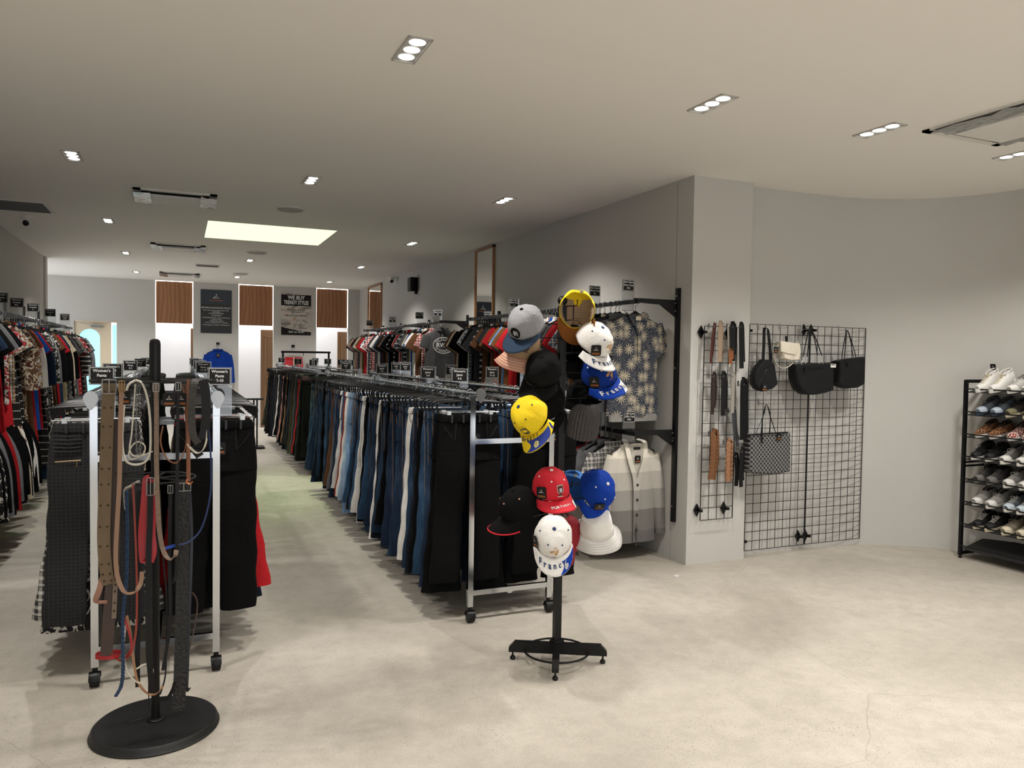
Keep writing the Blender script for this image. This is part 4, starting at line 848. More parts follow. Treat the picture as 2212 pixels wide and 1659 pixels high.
# ============================================================ HAT SPINNER
HC = Vector((1.768, 3.44, 0))
spin = thing('hat_stand', 'black floor standing hat spinner with wire arms and cross base', 'hat stand', HC)
mb = MB(); mb.box((0, 0, .94), (.034, .034, 1.74)); mb.build('pole', M_BLK, spin, False)
mb = MB(); [mb.box((0, 0, z), (.044, .044, .035)) for z in (.62, .95, 1.0, 1.2, 1.27, 1.42, 1.62, 1.74)]; 
for z in (.62, .97, 1.24, 1.45, 1.66): mb = MB(); mb.box((0, 0, z), (.042, .042, .03)); mb.build('collar', M_BLK, spin, False)
mb = MB(); mb.lathe([(.002, -.026), (.016, -.02), (.024, -.008), (.026, 0), (.024, .01), (.016, .02), (.002, .026)], 20, (0, 0, 1.835)); mb.build('ball_finial', M_BLK, spin)
for a, b in (((1.548, 3.545), (1.988, 3.31)), ((1.645, 3.21), (1.895, 3.675))):
    A = Vector((*a, 0)) - HC; B = Vector((*b, 0)) - HC; dv = (B - A).normalized(); nv = Vector((-dv.y, dv.x, 0)) * .017
    mb = MB(); rg = []
    for p in ((A, 0), (A + dv * .03, 1), (B - dv * .03, 1), (B, 0)):
        z1 = .062 if p[1] == 0 else .095
        rg.append([p[0] + nv + Vector((0, 0, .042)), p[0] - nv + Vector((0, 0, .042)), p[0] - nv + Vector((0, 0, z1)), p[0] + nv + Vector((0, 0, z1))])
    mb.loft(rg); mb.build('base_arm', M_BLK, spin, False)
    for e in (A + dv * .02, B - dv * .02): mb = MB(); mb.lathe([(.012, 0), (.015, .008), (.01, .018), (.005, .02), (.005, .045)], 12, e); mb.build('foot', M_BLKP, spin)
mb = MB(); mb.tube([(.165 * math.cos(a), .165 * math.sin(a), .052) for a in [2 * PI * k / 40 for k in range(40)]], .0055, 8, closed=True); mb.build('base_ring', M_BLK, spin)
mb = MB(); mb.box((0, 0, .085), (.055, .055, .05)); mb.build('pole_socket', M_BLK, spin, False)
rc, uc, bc = RM.col[0], RM.col[1], RM.col[2]
def dirv(t): return (rc * t[0] + uc * t[1] + bc * t[2]).normalized()
RX, RY, HH, BL_ = .088, .099, .110, .086
def crown(a, t, o=0.0):
    r = math.cos(t * PI / 2) ** .62 if t < 1 else 0
    z = HH * math.sin(t * PI / 2) ** .95
    fr = max(0, math.cos(a)) ** 2 * .012 * math.sin(t * PI)
    sm = .0022 * math.sin(3 * a + 1) * math.sin(t * 2.6) + .0016 * math.sin(7 * a + 5 * t) - .0024 * math.exp(-((((a / (PI / 3)) + .5) % 1 - .5) * 9) ** 2)
    return Vector((-(RX * r + fr * .0 + sm + o) * math.sin(a), (RY * r + sm + o + fr) * math.cos(a), z + o * t))
def brim(a, v, o=0.0, flat=0.0):
    ca, sa = math.cos(a), math.sin(a)
    y = RY * ca + v * (BL_ * max(0, (ca - math.cos(1.25)) / (1 - math.cos(1.25))) ** .42)
    z = (-.030 * sa * sa * (1 - flat) * (.4 + v) - .012 * v) + o
    return Vector((-(RX + .004 + .006 * v) * sa, y, z + .002))
def crown_mesh(opening):
    mb = MB(); n, m = 48, 12; a0 = [2 * PI * k / n for k in range(n)]
    ts = [.0, .07, .14, .22, .31, .41, .52, .63, .74, .85, .94, .985]
    mb.v = [tuple(crown(a, t)) for t in ts for a in a0] + [(0, 0, HH)]
    for i in range(len(ts) - 1):
        for j in range(n):
            am = 2 * PI * (j + .5) / n; tm = (ts[i] + ts[i + 1]) / 2
            if opening and tm > .07 and ((am - PI) / .42) ** 2 + ((tm - .07) / .3) ** 2 < 1: continue
            k = (j + 1) % n; mb.f.append((i * n + j, i * n + k, (i + 1) * n + k, (i + 1) * n + j))
    for j in range(n): mb.f.append(((len(ts) - 1) * n + j, (len(ts) - 1) * n + (j + 1) % n, len(mb.v) - 1))
    mb.mi = [0] * len(mb.f)
    return mb.mesh('crown', [M_BLK])
CROWN = crown_mesh(True)
def brim_mesh(flat):
    mb = MB(); A = [-1.25 + 2.5 * k / 20 for k in range(21)]; rg = []
    for k in range(9): rg.append([brim(a, k / 8, 0, flat) for a in A])
    mb.loft(rg, (False, False), False); return mb.mesh('brim', [M_BLK])
BRIM = [brim_mesh(0), brim_mesh(.9)]
mb = MB(); mb.lathe([(.009, HH - .002), (.0085, HH + .003), (.004, HH + .006)], 12); BUTTON = mb.mesh('button', [M_BLK])
def shell(name, me, par, m, th, lining=None):
    o = link(name, me, par)
    o.material_slots[0].link = 'OBJECT'; o.material_slots[0].material = m
    md = o.modifiers.new('solid', 'SOLIDIFY'); md.thickness = th; md.offset = -1
    return o
def normal_of(fn, a, t, e=.02):
    p = fn(a, t); u = fn(a + e, t) - p; v = fn(a, t + e) - p; n = u.cross(v).normalized(); return p, n
def on_crown(w=.084, t0=.28, h=.15, a0=0.0):
    return lambda x, y: crown(a0 + x / w, max(0, min(.97, t0 + y / h)), .0022)
def on_brim(flat=0, v0=.5, dx=0): return lambda x, y: brim((x + dx) / .1, max(0.02, min(.99, v0 - y / .07)), .0022, flat)
def cap(px, py, y, f, up, label, m, mb_=None, mbut=None, meye=None, flat=0, deco=None, kind='baseball_cap', tagat=None, rear=True):
    fv, uv = dirv(f), dirv(up); fv = (fv - uv * fv.dot(uv)).normalized(); xv = fv.cross(uv).normalized()
    c = aty(px, py, y) - uv * .05
    t = thing(kind, label, 'hat', M=axes(xv, fv, uv, c), group=None)
    shell('crown', CROWN, t, m, .002); shell('brim', BRIM[flat], t, mb_ or m, .0035)
    link('button', BUTTON, t, m=mbut or m)
    mb = MB()
    for k in range(6):
        a = PI / 3 * (k + .5); p, n = normal_of(crown, a, .6)
        if abs(a - PI) < .6: continue
        mb = MB(); q = (p.normalized()); zz = q.to_track_quat('Z', 'Y').to_matrix(); mb.lathe([(.0042, -.001), (.0042, .0016), (.0016, .0022)], 10, p, zz); mb.build('eyelet', meye or m, t)
    mb = MB(); mb.rib([crown(PI + a, .045, .002) for a in [-.5 + .1 * k for k in range(11)]], (0, 0, 1), .016, .002); s = mb.build('back_strap', m, t)
    mb = MB(); p = crown(PI + .2, .045, .005); mb.box(p, (.016, .004, .02)); mb.build('strap_buckle', M_SIL, s, False)
    if deco: deco(t)
    if tagat:
        a, tt = tagat; p = crown(a, tt, .006); n = Vector((p.x, p.y, .02)).normalized()
        pos = p; zt = dirv((0, 1, 0)); zt = t.matrix_world.to_3x3().inverted() @ zt; zt = (zt - n * zt.dot(n)).normalized(); xt = zt.cross(n) * -1
        price_tag(t, None, .05, M=axes(n.cross(zt) * -1, -n, zt, pos))
    # the wire arm that carries it
    base = c + uv * .015 - fv * .02 - HC; zp = base.z
    mb = MB(); hd = Vector((base.x, base.y, 0)); d0 = hd.normalized() * .02
    pts = [Vector((d0.x, d0.y, zp)), Vector((base.x, base.y, zp)), Vector((base.x, base.y, zp + .03))]
    mb.tube(pts, .0032, 6); mb.tube([Vector((d0.x, d0.y, zp - .07)), Vector((base.x * .75, base.y * .75, zp - .07)), Vector((base.x * .75, base.y * .75, zp))], .0032, 6)
    mb.build('wire_arm', M_BLK, spin)
    return t
NAVY = fab('16233c'); WH = fab('e6e4e0', .04); YEL = mat('cap_yellow', 'f2d20a', .8, noise=.05, bump=.2); CBLU = mat('cap_blue', '123a9a', .75, noise=.12, bump=.2); CRED = mat('cap_red', 'c80f26', .75, noise=.1, bump=.2); CBLK = mat('cap_black', '0a0a0b', .85, noise=.2, bump=.2); GOLD = mat('gold_thread', 'c08a3c', .6, noise=.1)
def rooster(t, a0=0.0, s=1.0, t0=.40):
    f = on_crown(t0=t0, a0=a0); g = lambda a, b: f(a * s, b * s); mb = MB()
    for r, x in ((.017, 0), (.012, -.001), (.007, -.002)): stroke(mb, arc(-.006 + x, .0, r, math.radians(190), math.radians(50), 8), .003, g)
    stroke(mb, [(-.002, -.004), (.006, -.002), (.012, .006), (.015, .016), (.020, .018)], [.008, .01, .007, .004, .002], g); stroke(mb, [(.011, .014), (.013, .021), (.017, .019)], .003, g)
    stroke(mb, [(.004, -.004), (.002, -.016)], .003, g); stroke(mb, [(.007, -.003), (.008, -.016)], .003, g)
    for x in (-.004, .008):
        poly(mb, [((x + (.0055 if k % 2 == 0 else .0023) * math.sin(k * PI / 5)), .030 + (.0055 if k % 2 == 0 else .0023) * math.cos(k * PI / 5)) for k in range(10)], g)
    text(mb, 'F F F', .009, g, dy=-.024, bold=.02)
    mb.build('rooster_emblem', GOLD, t, False)
def ball(mb_w, mb_k, cx, cy, r, g):
    disc(mb_w, cx, cy, r, g); g2 = lambda a, b: g(a, b) + Vector((0, 0, .0006))
    for k in range(5): disc(mb_k, cx + r * .62 * math.cos(k * 1.257), cy + r * .62 * math.sin(k * 1.257), r * .2, g2, 6)
    disc(mb_k, cx, cy, r * .22, g2, 6)
def france(txt_m, swoosh_m, base_white=True, side=1):
    def d(t):
        rooster(t, 0.0)
        f = on_brim(); mb = MB()
        arctext2(mb, 'France', .038, f, bold=.03); mb.build('country_name', txt_m, t, False)
        mb = MB(); P = []
        for i in range(9):
            v = i / 8; P.append((.035 + .012 * math.sin(v * 4), v))
        g = lambda x, v: brim(x / .1, v, .0016)
        L = [g(x, .35 + .64 * v) for x, v in P]; Rr = [g(.118, .35 + .64 * v) for x, v in P]; n = 9
        rows = [[g(x + (.122 - x) * j / 6, .3 + .69 * v) for j in range(7)] for x, v in P]; mb.loft(rows, (False, False), False); mb.build('brim_swoosh', swoosh_m, t)
        mw = MB(); mk = MB(); gg = lambda x, y: brim((x + .062) / .1, .72 - y / .07, .003); ball(mw, mk, 0, 0, .011, gg); stroke(mw, [(-.008, .004), (-.008, .016), (0, .026)], [.004, .005, .001], gg)
        b = mw.build('football_mark', M_INK if swoosh_m is not WH else fab('b0aeb0'), t, False); mk.build('football_spots', M_CARD, b, False)
    return d
def arctext2(mb, s, size, f, bold=.02, arch=.12):
    n = len(s)
    for i, ch in enumerate(s):
        x = (i - (n - 1) / 2) * size * .66 - .012; text(mb, ch, size * (1 - .05 * i), f, dx=x, dy=.0 + i * .001, bold=bold)
cap(1133, 690, 3.36, (-.45, -.6, .62), (-.24, .74, .6), 'grey flat brimmed cap with navy brim and round patch, top left of the stand', fab('8f8f92', .06), fab('2c3b4e', .08), CBLK, fab('a5a5a8'), flat=1,
    deco=lambda t: (lambda mb, mk, mi: (disc(mk, 0, 0, .030, lambda x, y: crown(x / .09, .26 + y / .15, .0022), 20), mk.build('patch_rim', fab('9a9a9c'), t, False), disc(mb, 0, 0, .027, lambda x, y: crown(x / .09, .26 + y / .15, .0032), 20), mb.build('round_patch', CBLK, t, False), stroke(mi, [(-.004, -.016), (0, -.004), (-.002, .014)], [.006, .004, .003], lambda x, y: crown(x / .09, .26 + y / .15, .0042)), stroke(mi, [(-.012, -.004), (-.002, -.006), (.01, .002)], .003, lambda x, y: crown(x / .09, .26 + y / .15, .0042)), mi.build('patch_mark', M_INK, t, False)))(MB(), MB(), MB()))
TAN = fab('a08468', .1)
yc = cap(1247, 662, 3.38, (0, -.84, -.5), (.1, .5, -.86), 'yellow cap seen from inside its opening, top right of the hat stand', YEL, fab('7a4a20'), CBLK, CBLK)
mb = MB(); mb.loft([[crown(a, tt, -.004) for a in [-1.9 + 3.8 * k / 24 for k in range(25)]] for tt in (.01, .1, .25, .4, .55, .7, .82, .92)], (False, False), False); mb.build('lining', fab('a08a74', .06), yc)
mb = MB(); g = lambda x, y: crown(x / .09, .3 + y / .15, -.006); stroke(mb, [(-.02, -.03), (-.02, .01), (-.012, .022), (0, .027), (.012, .022), (.02, .01), (.02, -.03)], .003, g); [disc(mb, -.02 + .01 * k, .038, .003, g, 5) for k in range(5)]; mb.build('crest_backing', CBLK, yc, False)
cap(1243, 738, 3.46, (0, -.9, -.35), (.05, .35, -.9), 'black cap with its opening towards the room, under the yellow cap at upper right', CBLK)
NVY = mat('navy_thread', '14305c', .7, noise=.05)
cap(1289, 727, 3.33, (.5, -.72, .45), (.42, .68, .55), 'white cap reading France with blue dots, upper right of the hat stand', WH, WH, NVY, NVY, deco=france(NVY, WH), tagat=(-.75, .2))
cap(1292, 797, 3.36, (.55, -.5, .65), (-.12, .78, .58), 'bright blue cap reading France in white, under the upper white cap', fab('12307c', .1), CBLU, CBLU, WH, deco=france(M_INK, WH), tagat=(-.95, .22))
cap(1262, 846, 3.5, (-.6, -.1, -.75), (.1, .95, -.2), 'black mesh backed cap tucked behind the blue France cap', CBLK)
cap(1172, 790, 3.3, (-.42, -.72, .5), (-.1, .68, .7), 'plain washed black cap hanging left of the pole, below the tan bucket hat', mat('washed_black', '111112', .9, noise=.35, nscale=20, bump=.3), None)
cap(1178, 862, 3.42, (-.25, -.85, .2), (-.3, .25, .9), 'black cap hanging in shade behind the yellow Brazil cap', CBLK)
def brazil(t):
    mb = MB(); g = lambda x, v: brim(x / .1, v, .0016); rows = [[g((-.03 + .028 * math.sin(i / 8 * 3.2)) + (.122 - (-.03 + .028 * math.sin(i / 8 * 3.2))) * j / 6, .3 + .69 * i / 8) for j in range(7)] for i in range(9)]
    mb.loft(rows, (False, False), False); mb.build('brim_swoosh', mat('brazil_blue', '15328c', .7, noise=.08), t)
    mb = MB(); arctext2(mb, 'Brazil', .03, on_brim(0, .22), bold=.03); mb.build('country_name', NVY, t, False)
    mw = MB(); mk = MB(); gg = lambda x, y: brim((x + .03) / .1, .68 - y / .07, .003); ball(mw, mk, 0, 0, .013, gg); b = mw.build('football_mark', mat('pale_yellow', 'e8dc8c', .7), t, False); mk.build('football_spots', NVY, b, False)
    f = on_crown(t0=.26, a0=0); mb = MB(); poly(mb, [(-.018, .02), (0, .024), (.018, .02), (.016, -.014), (0, -.024), (-.016, -.014)], f); mb.build('team_crest', mat('crest_dark', '3a3322', .7), t, False)
    f2 = on_crown(t0=.26, a0=0); mb = MB(); stroke(mb, [(-.013, .016), (0, .019), (.013, .016), (.012, -.011), (0, -.019), (-.012, -.011), (-.013, .016)], .0025, lambda x, y: f2(x, y) * 1.012); mb.build('crest_outline', mat('crest_gold', 'a89048', .6), t, False)
    mb = MB()
    for k in range(5): disc(mb, -.012 + .006 * k, .032, .0022, f, 5)
    mb.build('crest_stars', mat('crest_dark', '3a3322'), t, False)
cap(1137, 892, 3.26, (.0, -.85, .5), (-.62, .5, .6), 'yellow Brazil cap with blue and yellow brim, left of the pole', YEL, YEL, NVY, mat('dark_eyelet', '3a3a3c', .6), deco=brazil)
def portugal(t):
    mb = MB(); arctext2(mb, 'PORTUGAL', .021, on_brim(0, .6, .004), bold=.03); mb.build('country_name', M_INK, t, False)
    f = on_crown(t0=.33, a0=0)
    def cross(s): return [(x * s, y * s) for x, y in ((-.020, .028), (-.006, .024), (.006, .024), (.020, .028), (.017, .012), (.017, -.006), (.012, -.016), (.006, -.02), (.014, -.032), (-.014, -.032), (-.006, -.02), (-.012, -.016), (-.017, -.006), (-.017, .012))]
    for s, m, o, nm_ in ((1.0, M_INK, 1.0, 'crest_border'), (.85, mat('crest_maroon', '5e2a1a', .7), 1.01, 'team_crest')):
        mb = MB(); mb.add([f(x, y) * o for x, y in cross(s)], [(0, 1, 13 - 0, 12)] if False else []); 
        mb = MB(); poly(mb, [(-.018 * s, .026 * s), (.018 * s, .026 * s), (.0155 * s, -.006 * s), (0, -.022 * s), (-.0155 * s, -.006 * s)], lambda x, y: f(x, y) * o); poly(mb, [(-.004 * s, -.016 * s), (.004 * s, -.016 * s), (.014 * s, -.031 * s), (-.014 * s, -.031 * s)], lambda x, y: f(x, y) * o); mb.build(nm_, m, t, False)
    mb = MB(); poly(mb, [(-.007, .01), (.007, .01), (.007, -.003), (0, -.011), (-.007, -.003)], lambda x, y: f(x, y) * 1.02); mb.build('crest_shield', mat('shield_pale', 'b8c0cc', .7), t, False)
    mb = MB(); g = lambda x, v: brim(x / .1, v, .0016); rows = [[g(.07 + (.05) * j / 4, .45 + .54 * i / 8) for j in range(5)] for i in range(9)]; mb.loft(rows, (False, False), False); mb.build('brim_swoosh', WH, t)
cap(1190, 1040, 3.24, (.38, -.42, .8), (.02, .92, .38), 'red cap reading Portugal with crest, right of and below the yellow Brazil cap', CRED, CRED, WH, WH, deco=portugal, tagat=(-1.0, .2))
cap(1238, 1048, 3.52, (.0, -.88, -.45), (.25, .5, -.8), 'light blue and grey trucker cap behind the red Portugal cap', mat('sky_blue_cap', '3a78c4', .8, noise=.05), fab('8f8a84', .08))
cap(1297, 1052, 3.3, (.22, -.95, .15), (.5, .35, .75), 'royal blue cap with white dots hanging brim down, lower right of the hat stand', CBLU, None, WH, WH, tagat=(-.5, .25))
def redcap(t):
    mb = MB(); mb.tube([brim(a, 1.0, -.002) for a in [-1.2 + .12 * k for k in range(21)]], .0035, 6); mb.build('brim_edging', CRED, t)
cap(1118, 1082, 3.3, (-.62, -.72, .05), (-.35, .85, .35), 'black cap with red edged brim, lower left of the hat stand', CBLK, CBLK, CBLK, mat('peach_eyelet', 'b87c60', .6), deco=redcap)
cap(1196, 1152, 3.1, (.03, -.84, .5), (0, .5, .86), 'white cap reading France with gold rooster and blue brim corner, lowest on the hat stand', WH, WH, NVY, NVY, deco=france(NVY, CBLU), tagat=(-1.3, .18))
cap(1228, 1152, 3.42, (.15, -.95, -.1), (.5, .1, .8), 'dark red cap mostly hidden behind the lowest white France cap', mat('dark_red_cap', '8c1420', .8, noise=.1))
def bucket(px, py, y, up, tl, label, m, br, brimm=None, stripes=None, tilt=0, mark=None):
    uv = dirv(up); xv = uv.cross(dirv(tl)).normalized(); fv = uv.cross(xv)
    t = thing('bucket_hat', label, 'hat', M=axes(xv, fv, uv, aty(px, py, y)))
    rr = random.Random(px); ph = rr.uniform(0, 6)
    def ringp(r, z, w=.0): return [Vector(((r * 1.0 + w * math.sin(3 * a + ph)) * math.cos(a), (r * .9 + w * math.cos(2 * a + ph)) * math.sin(a), z + w * math.sin(2 * a + ph + 1))) for a in [2 * PI * k / 40 for k in range(40)]]
    mb = MB(); mb.loft([ringp(.02, .088), ringp(.055, .088, .002), ringp(.072, .082, .003), ringp(.078, .06, .004), ringp(.083, .02, .004), ringp(.088, -.012, .003)], (True, False)); o = mb.build('crown', m, t); md = o.modifiers.new('s', 'SOLIDIFY'); md.thickness = .002
    mb = MB(); mb.loft([ringp(.088, -.012, .003), ringp(.1, -.03, .004), ringp(.115, -.05, .006), ringp(br, -.068, .008)], (False, False)); o = mb.build('brim', brimm or m, t); md = o.modifiers.new('s', 'SOLIDIFY'); md.thickness = .003
    if stripes:
        for k in range(6):
            u = k / 5; r = .09 + (br - .09) * u; z = -.016 + (-.068 + .016) * u; mb = MB(); mb.tube([p * 1.0 + Vector((p.x, p.y, 0)).normalized() * .0015 for p in ringp(r, z, .003 + .005 * u)], .0013, 4, closed=True); mb.build('stitching', stripes, t)
    if mark: mark(t)
    base = aty(px, py, y) - HC; mb = MB(); hd = Vector((base.x, base.y, 0)).normalized() * .02; mb.tube([Vector((hd.x, hd.y, base.z)), base, base + Vector((0, 0, .03))], .0032, 6); mb.build('wire_arm', M_BLK, spin)
bucket(1290, 1143, 3.34, (-.08, .86, .5), (0, 0, 1), 'white bucket hat with stitched brim, lower right of the hat stand', WH, .13, None, fab('c9c7c2'))
def wave(t):
    mb = MB(); f = lambda x, y: Vector((-.001 + x, -.081 * .9 - .0035 + y * .08, .03 + y)); 
    mb2 = MB(); 
    invM = t.matrix_world.to_3x3().inverted(); d = invM @ dirv((0, 0, 1)); az = math.atan2(d.y, d.x)
    g = lambda x, y: Vector(((.086) * math.cos(az + x / .083), .079 * math.sin(az + x / .083), .03 + y))
    text(mb, 'Volf', .03, g, bold=.01, shear=.3); stroke(mb, [(-.02, -.012), (.0, -.008), (.03, -.014)], .002, g); mb.build('script_mark', M_CARD, t, False)
bucket(1128, 762, 3.42, (.16, .95, .22), (0, 0, 1), 'tan bucket hat with pink stitched brim under the grey flat brimmed cap', TAN, .13, fab('c9a890', .06), mat('pink_stitch', 'c46a5c', .8), mark=wave)
# beanie
uv = dirv((.12, .95, .3)); xv = uv.cross(dirv((0, 0, 1))).normalized(); fv = uv.cross(xv)
t = thing('knit_beanie', 'dark grey ribbed knit beanie hanging right of the pole', 'hat', M=axes(xv, fv, uv, aty(1256, 945, 3.4)))
mb = MB(); rg = []
for r, z in ((.070, -.0), (.074, .012), (.075, .04), (.075, .08), (.072, .12), (.062, .148), (.045, .166), (.02, .170)):
    rg.append([Vector(((r * (1.05) + .0028 * math.cos(a * 26)) * math.cos(a), (r * .62 + .0028 * math.cos(a * 26)) * math.sin(a), z + .004 * math.cos(2 * a))) for a in [2 * PI * k / 156 for k in range(156)]])
mb.loft(rg); mb.build('knit_body', mat('grey_knit', '4c4a49', .95, noise=.35, nscale=120, bump=.6, bscale=180), t)
mb = MB(); mb.tube([Vector((.03, -.03, -.005)), Vector((.02, -.02, -.06))], .0015, 4); mb.build('loose_thread', fab('4c4a49'), t)

# ============================================================ BELT STAND
BC = Vector((-.092, 3.41, 0))
bs = thing('belt_stand', 'black belt stand with thick pole, two wire rings and round heavy base', 'display stand', BC)
mb = MB(); mb.lathe([(.243, 0), (.246, .006), (.24, .012), (.238, .026), (.23, .034), (.2, .036), (.05, .038)], 56); mb.build('round_base', mat('base_black', '111112', .5, noise=.25, nscale=12), bs)
mb = MB(); mb.lathe([(.034, .037), (.034, .043), (.03, .046)], 20); mb.build('pole_flange', M_BLK, bs)
mb = MB(); mb.tube([(0, 0, .04), (0, 0, 1.40)], .0165, 18); mb.build('pole', M_BLK, bs)
mb = MB(); mb.lathe([(.021, 1.40), (.021, 1.58), (.018, 1.594), (.01, 1.60)], 18); mb.build('hand_grip', M_BLKP, bs)
for R0, z, sp in ((.232, 1.432, 6), (.152, 1.035, 6)):
    mb = MB(); mb.tube([(R0 * math.cos(a), R0 * math.sin(a), z) for a in [2 * PI * k / 40 for k in range(40)]], .0042, 8, closed=True); r = mb.build('wire_ring', M_BLK, bs)
    for k in range(sp):
        a = 2 * PI * k / sp + .3; mb = MB(); mb.tube([(0, 0, z), (R0 * math.cos(a), R0 * math.sin(a), z)], .0036, 6); mb.build('spoke', M_BLK, r)
def P3(px): return [aty(u, v, y) for u, v, y in px]
def buckle(parent, c, w, h, m, r=.0022, tilt=0.0):
    mb = MB(); w2, h2 = w / 2, h / 2; mb.tube([Vector(c) + Vector((x * math.cos(tilt) - z * math.sin(tilt), -.004, x * math.sin(tilt) + z * math.cos(tilt))) for x, z in ((-w2, h2), (0, h2 * 1.05), (w2, h2), (w2, 0), (w2, -h2), (0, -h2 * 1.05), (-w2, -h2), (-w2, 0))], r, 6, closed=True)
    mb.tube([Vector(c) + Vector((0, -.006, h2)), Vector(c) + Vector((0, -.006, -h2))], r * .8, 5); return mb.build('buckle', m, parent)
def belt(px, w, m, label, buck=None, t=.0025, wd=(1, 0, 0), holes=None, kind='belt', cat='belt', tube=False, tags=None, n=8, hook=True):
    pts = smoothpath(P3(px), n); o0 = pts[0].copy(); pts = [p - o0 for p in pts]
    b = thing(kind, label, cat, o0)
    mb = MB()
    if tube: mb.tube(pts, w, 7)
    else: mb.rib(pts, wd, w, t)
    mb.build('strap', m, b)
    if buck: buckle(b, (0, 0, -.012), *buck)
    if holes:
        a, c, k, cols = holes
        for i in range(k):
            p = pts[int((a + (c - a) * i / max(1, k - 1)) * (len(pts) - 1))]
            for cx in cols:
                mb = MB(); mb.lathe([(.0042, 0), (.0042, .0015), (.002, .002)], 8, p + Vector((cx, -t / 2 - .0002, 0)), Matrix.Rotation(PI / 2, 3, 'X')); mb.build('eyelet', M_EYE, b)
    if tags: price_tag(b, tags, .045, rz=R_.uniform(-.4, .4))
    return b
M_EYE = mat('dark_eyelet_metal', '3c3226', .35, .8); M_GLD = mat('gold_metal', 'a8865a', .3, 1.0); KH = fab('6e5f4c', .12); TANL = mat('tan_leather', '8c6d56', .5, noise=.1); BRL = mat('brown_leather', '3a2a22', .5, noise=.15); ORL = mat('cognac_leather', '7c4824', .45, noise=.12)
BKL = mat('black_leather', '08080a', .5, noise=.15, bump=.15); SCALE = mat('scaled_leather', '302d2b', .4, noise=.4, nscale=120, bump=.7, bscale=160); REDL = mat('red_leather', '9c0f1c', .35, noise=.15); WHL = mat('white_leather', 'c9c3b6', .45, noise=.05)
F = 3.18
belt([(236, 828, F), (232, 900, F), (229, 990, F), (226, 1080, F), (224, 1170, F), (230, 1240, F + .01), (236, 1262, F + .02)], .043, KH, 'wide khaki canvas belt with two columns of eyelets, left front of the belt stand', (.046, .05, M_SIL), holes=(.06, .93, 12, (-.012, .012)), tags=(.05, -.01, -.05))
belt([(243, 905, F + .03), (246, 1060, F + .03), (245, 1200, F + .03), (238, 1300, F + .03), (230, 1412, F + .03)], .042, BRL, 'wide dark brown belt hanging behind the khaki eyelet belt', holes=(.2, .55, 3, (.008,)))
belt([(253, 1222, F + .02), (249, 1270, F + .02), (246, 1336, F + .02)], .016, mat('taupe_leather', '6e5d50', .5, noise=.08), 'short taupe strap end with a line of eyelets, low beside the brown belt', holes=(.05, .9, 7, (0,)))
belt([(263, 828, F - .01), (260, 920, F - .01), (258, 1040, F - .01), (253, 1130, F - .01), (250, 1200, F - .01), (254, 1245, F - .01), (268, 1278, F - .02), (288, 1280, F - .02), (303, 1262, F), (307, 1235, F)], .0155, TANL, 'narrow tan leather belt curling up at its lower end, next to the khaki belt', (.018, .04, M_GLD))
belt([(240, 1180, F + .05), (216, 1268, F + .02), (208, 1298, F + .02), (232, 1300, F + .02)], .02, mat('salmon_leather', '8c6350', .5, noise=.1), 'salmon pink pointed belt tip sticking out left below the khaki belt')
belt([(293, 821, F), (276, 835, F), (268, 880, F), (264, 950, F), (272, 995, F), (300, 1003, F), (322, 985, F), (325, 930, F), (320, 870, F), (308, 830, F), (293, 821, F)], .0042, WHL, 'white cord belt looped over the upper ring of the belt stand', tube=True, tags=None)
belt([(293, 821, F + .015), (285, 930, F + .01), (280, 970, F + .01), (290, 985, F + .01), (310, 980, F + .01), (312, 962, F + .01), (295, 955, F + .01), (280, 972, F + .01), (284, 992, F + .01), (330, 975, F + .01)], .0028, WHL, 'thin white cord coiled in a small ring inside the white loop', tube=True)
def chain(px, lab, m, s=.0055):
    pts = smoothpath(P3(px), 12); o0 = pts[0].copy(); b = thing('chain_belt', lab, 'belt', o0); L = 0; k = 0; last = pts[0]; mb = MB()
    for p in pts:
        if (p - last).length >= s * 1.5:
            c = (p + last) / 2 - o0; d = (p - last).normalized(); u = Vector((1, 0, 0)) if k % 2 else Vector((0, 1, 0)); mb.tube([c + d * s * 1.1 * math.cos(a) + u * s * .6 * math.sin(a) for a in [2 * PI * q / 10 for q in range(10)]], .0011, 4, closed=True); last = p; k += 1
    mb.build('chain_links', m, b)
chain([(296, 823, F + .005), (295, 880, F), (294, 940, F), (297, 988, F)], 'thin silver chain belt hanging inside the white cord loop, left strand', M_SIL)
chain([(300, 823, F + .005), (302, 880, F), (304, 940, F), (302, 985, F)], 'thicker silver chain belt hanging inside the white cord loop, right strand', M_SIL, .007)
belt([(337, 830, F - .02), (338, 900, F - .02), (338, 1000, F - .02), (341, 1090, F - .02), (345, 1150, F - .02), (353, 1190, F - .02), (366, 1208, F - .03), (378, 1200, F - .03), (381, 1188, F - .02)], .0165, mat('ruched_taupe', '7c6858', .6, noise=.35, nscale=60, bump=.8, bscale=90), 'ruched taupe belt hanging in front of the pole and curling right', (.02, .03, M_SIL), tags=(.045, -.012, -.055))
belt([(385, 828, F), (384, 900, F), (383, 1000, F), (382, 1120, F), (382, 1220, F), (378, 1252, F), (365, 1266, F)], .0125, BKL, 'narrow black belt hanging straight, right of the pole', (.018, .03, M_SIL), tags=(.01, .006, -.06))
belt([(407, 819, F), (407, 900, F), (408, 1000, F), (408, 1040, F)], .0115, ORL, 'cognac leather belt with copper buckle at its lower end', tags=None)
belt([(401, 825, F + .03), (402, 900, F + .03), (404, 1000, F + .03), (404, 1036, F + .03)], .006, ORL, 'very thin cognac strap just behind the cognac belt')
belt([(389, 824, F + .02), (398, 850, F + .02), (401, 900, F + .03), (402, 960, F + .03), (385, 997, F), (365, 995, F), (352, 975, F), (347, 950, F), (352, 920, F)], .0055, ORL, 'thin orange brown strap looping left under the hang tags', wd=(.3, 0, 1))
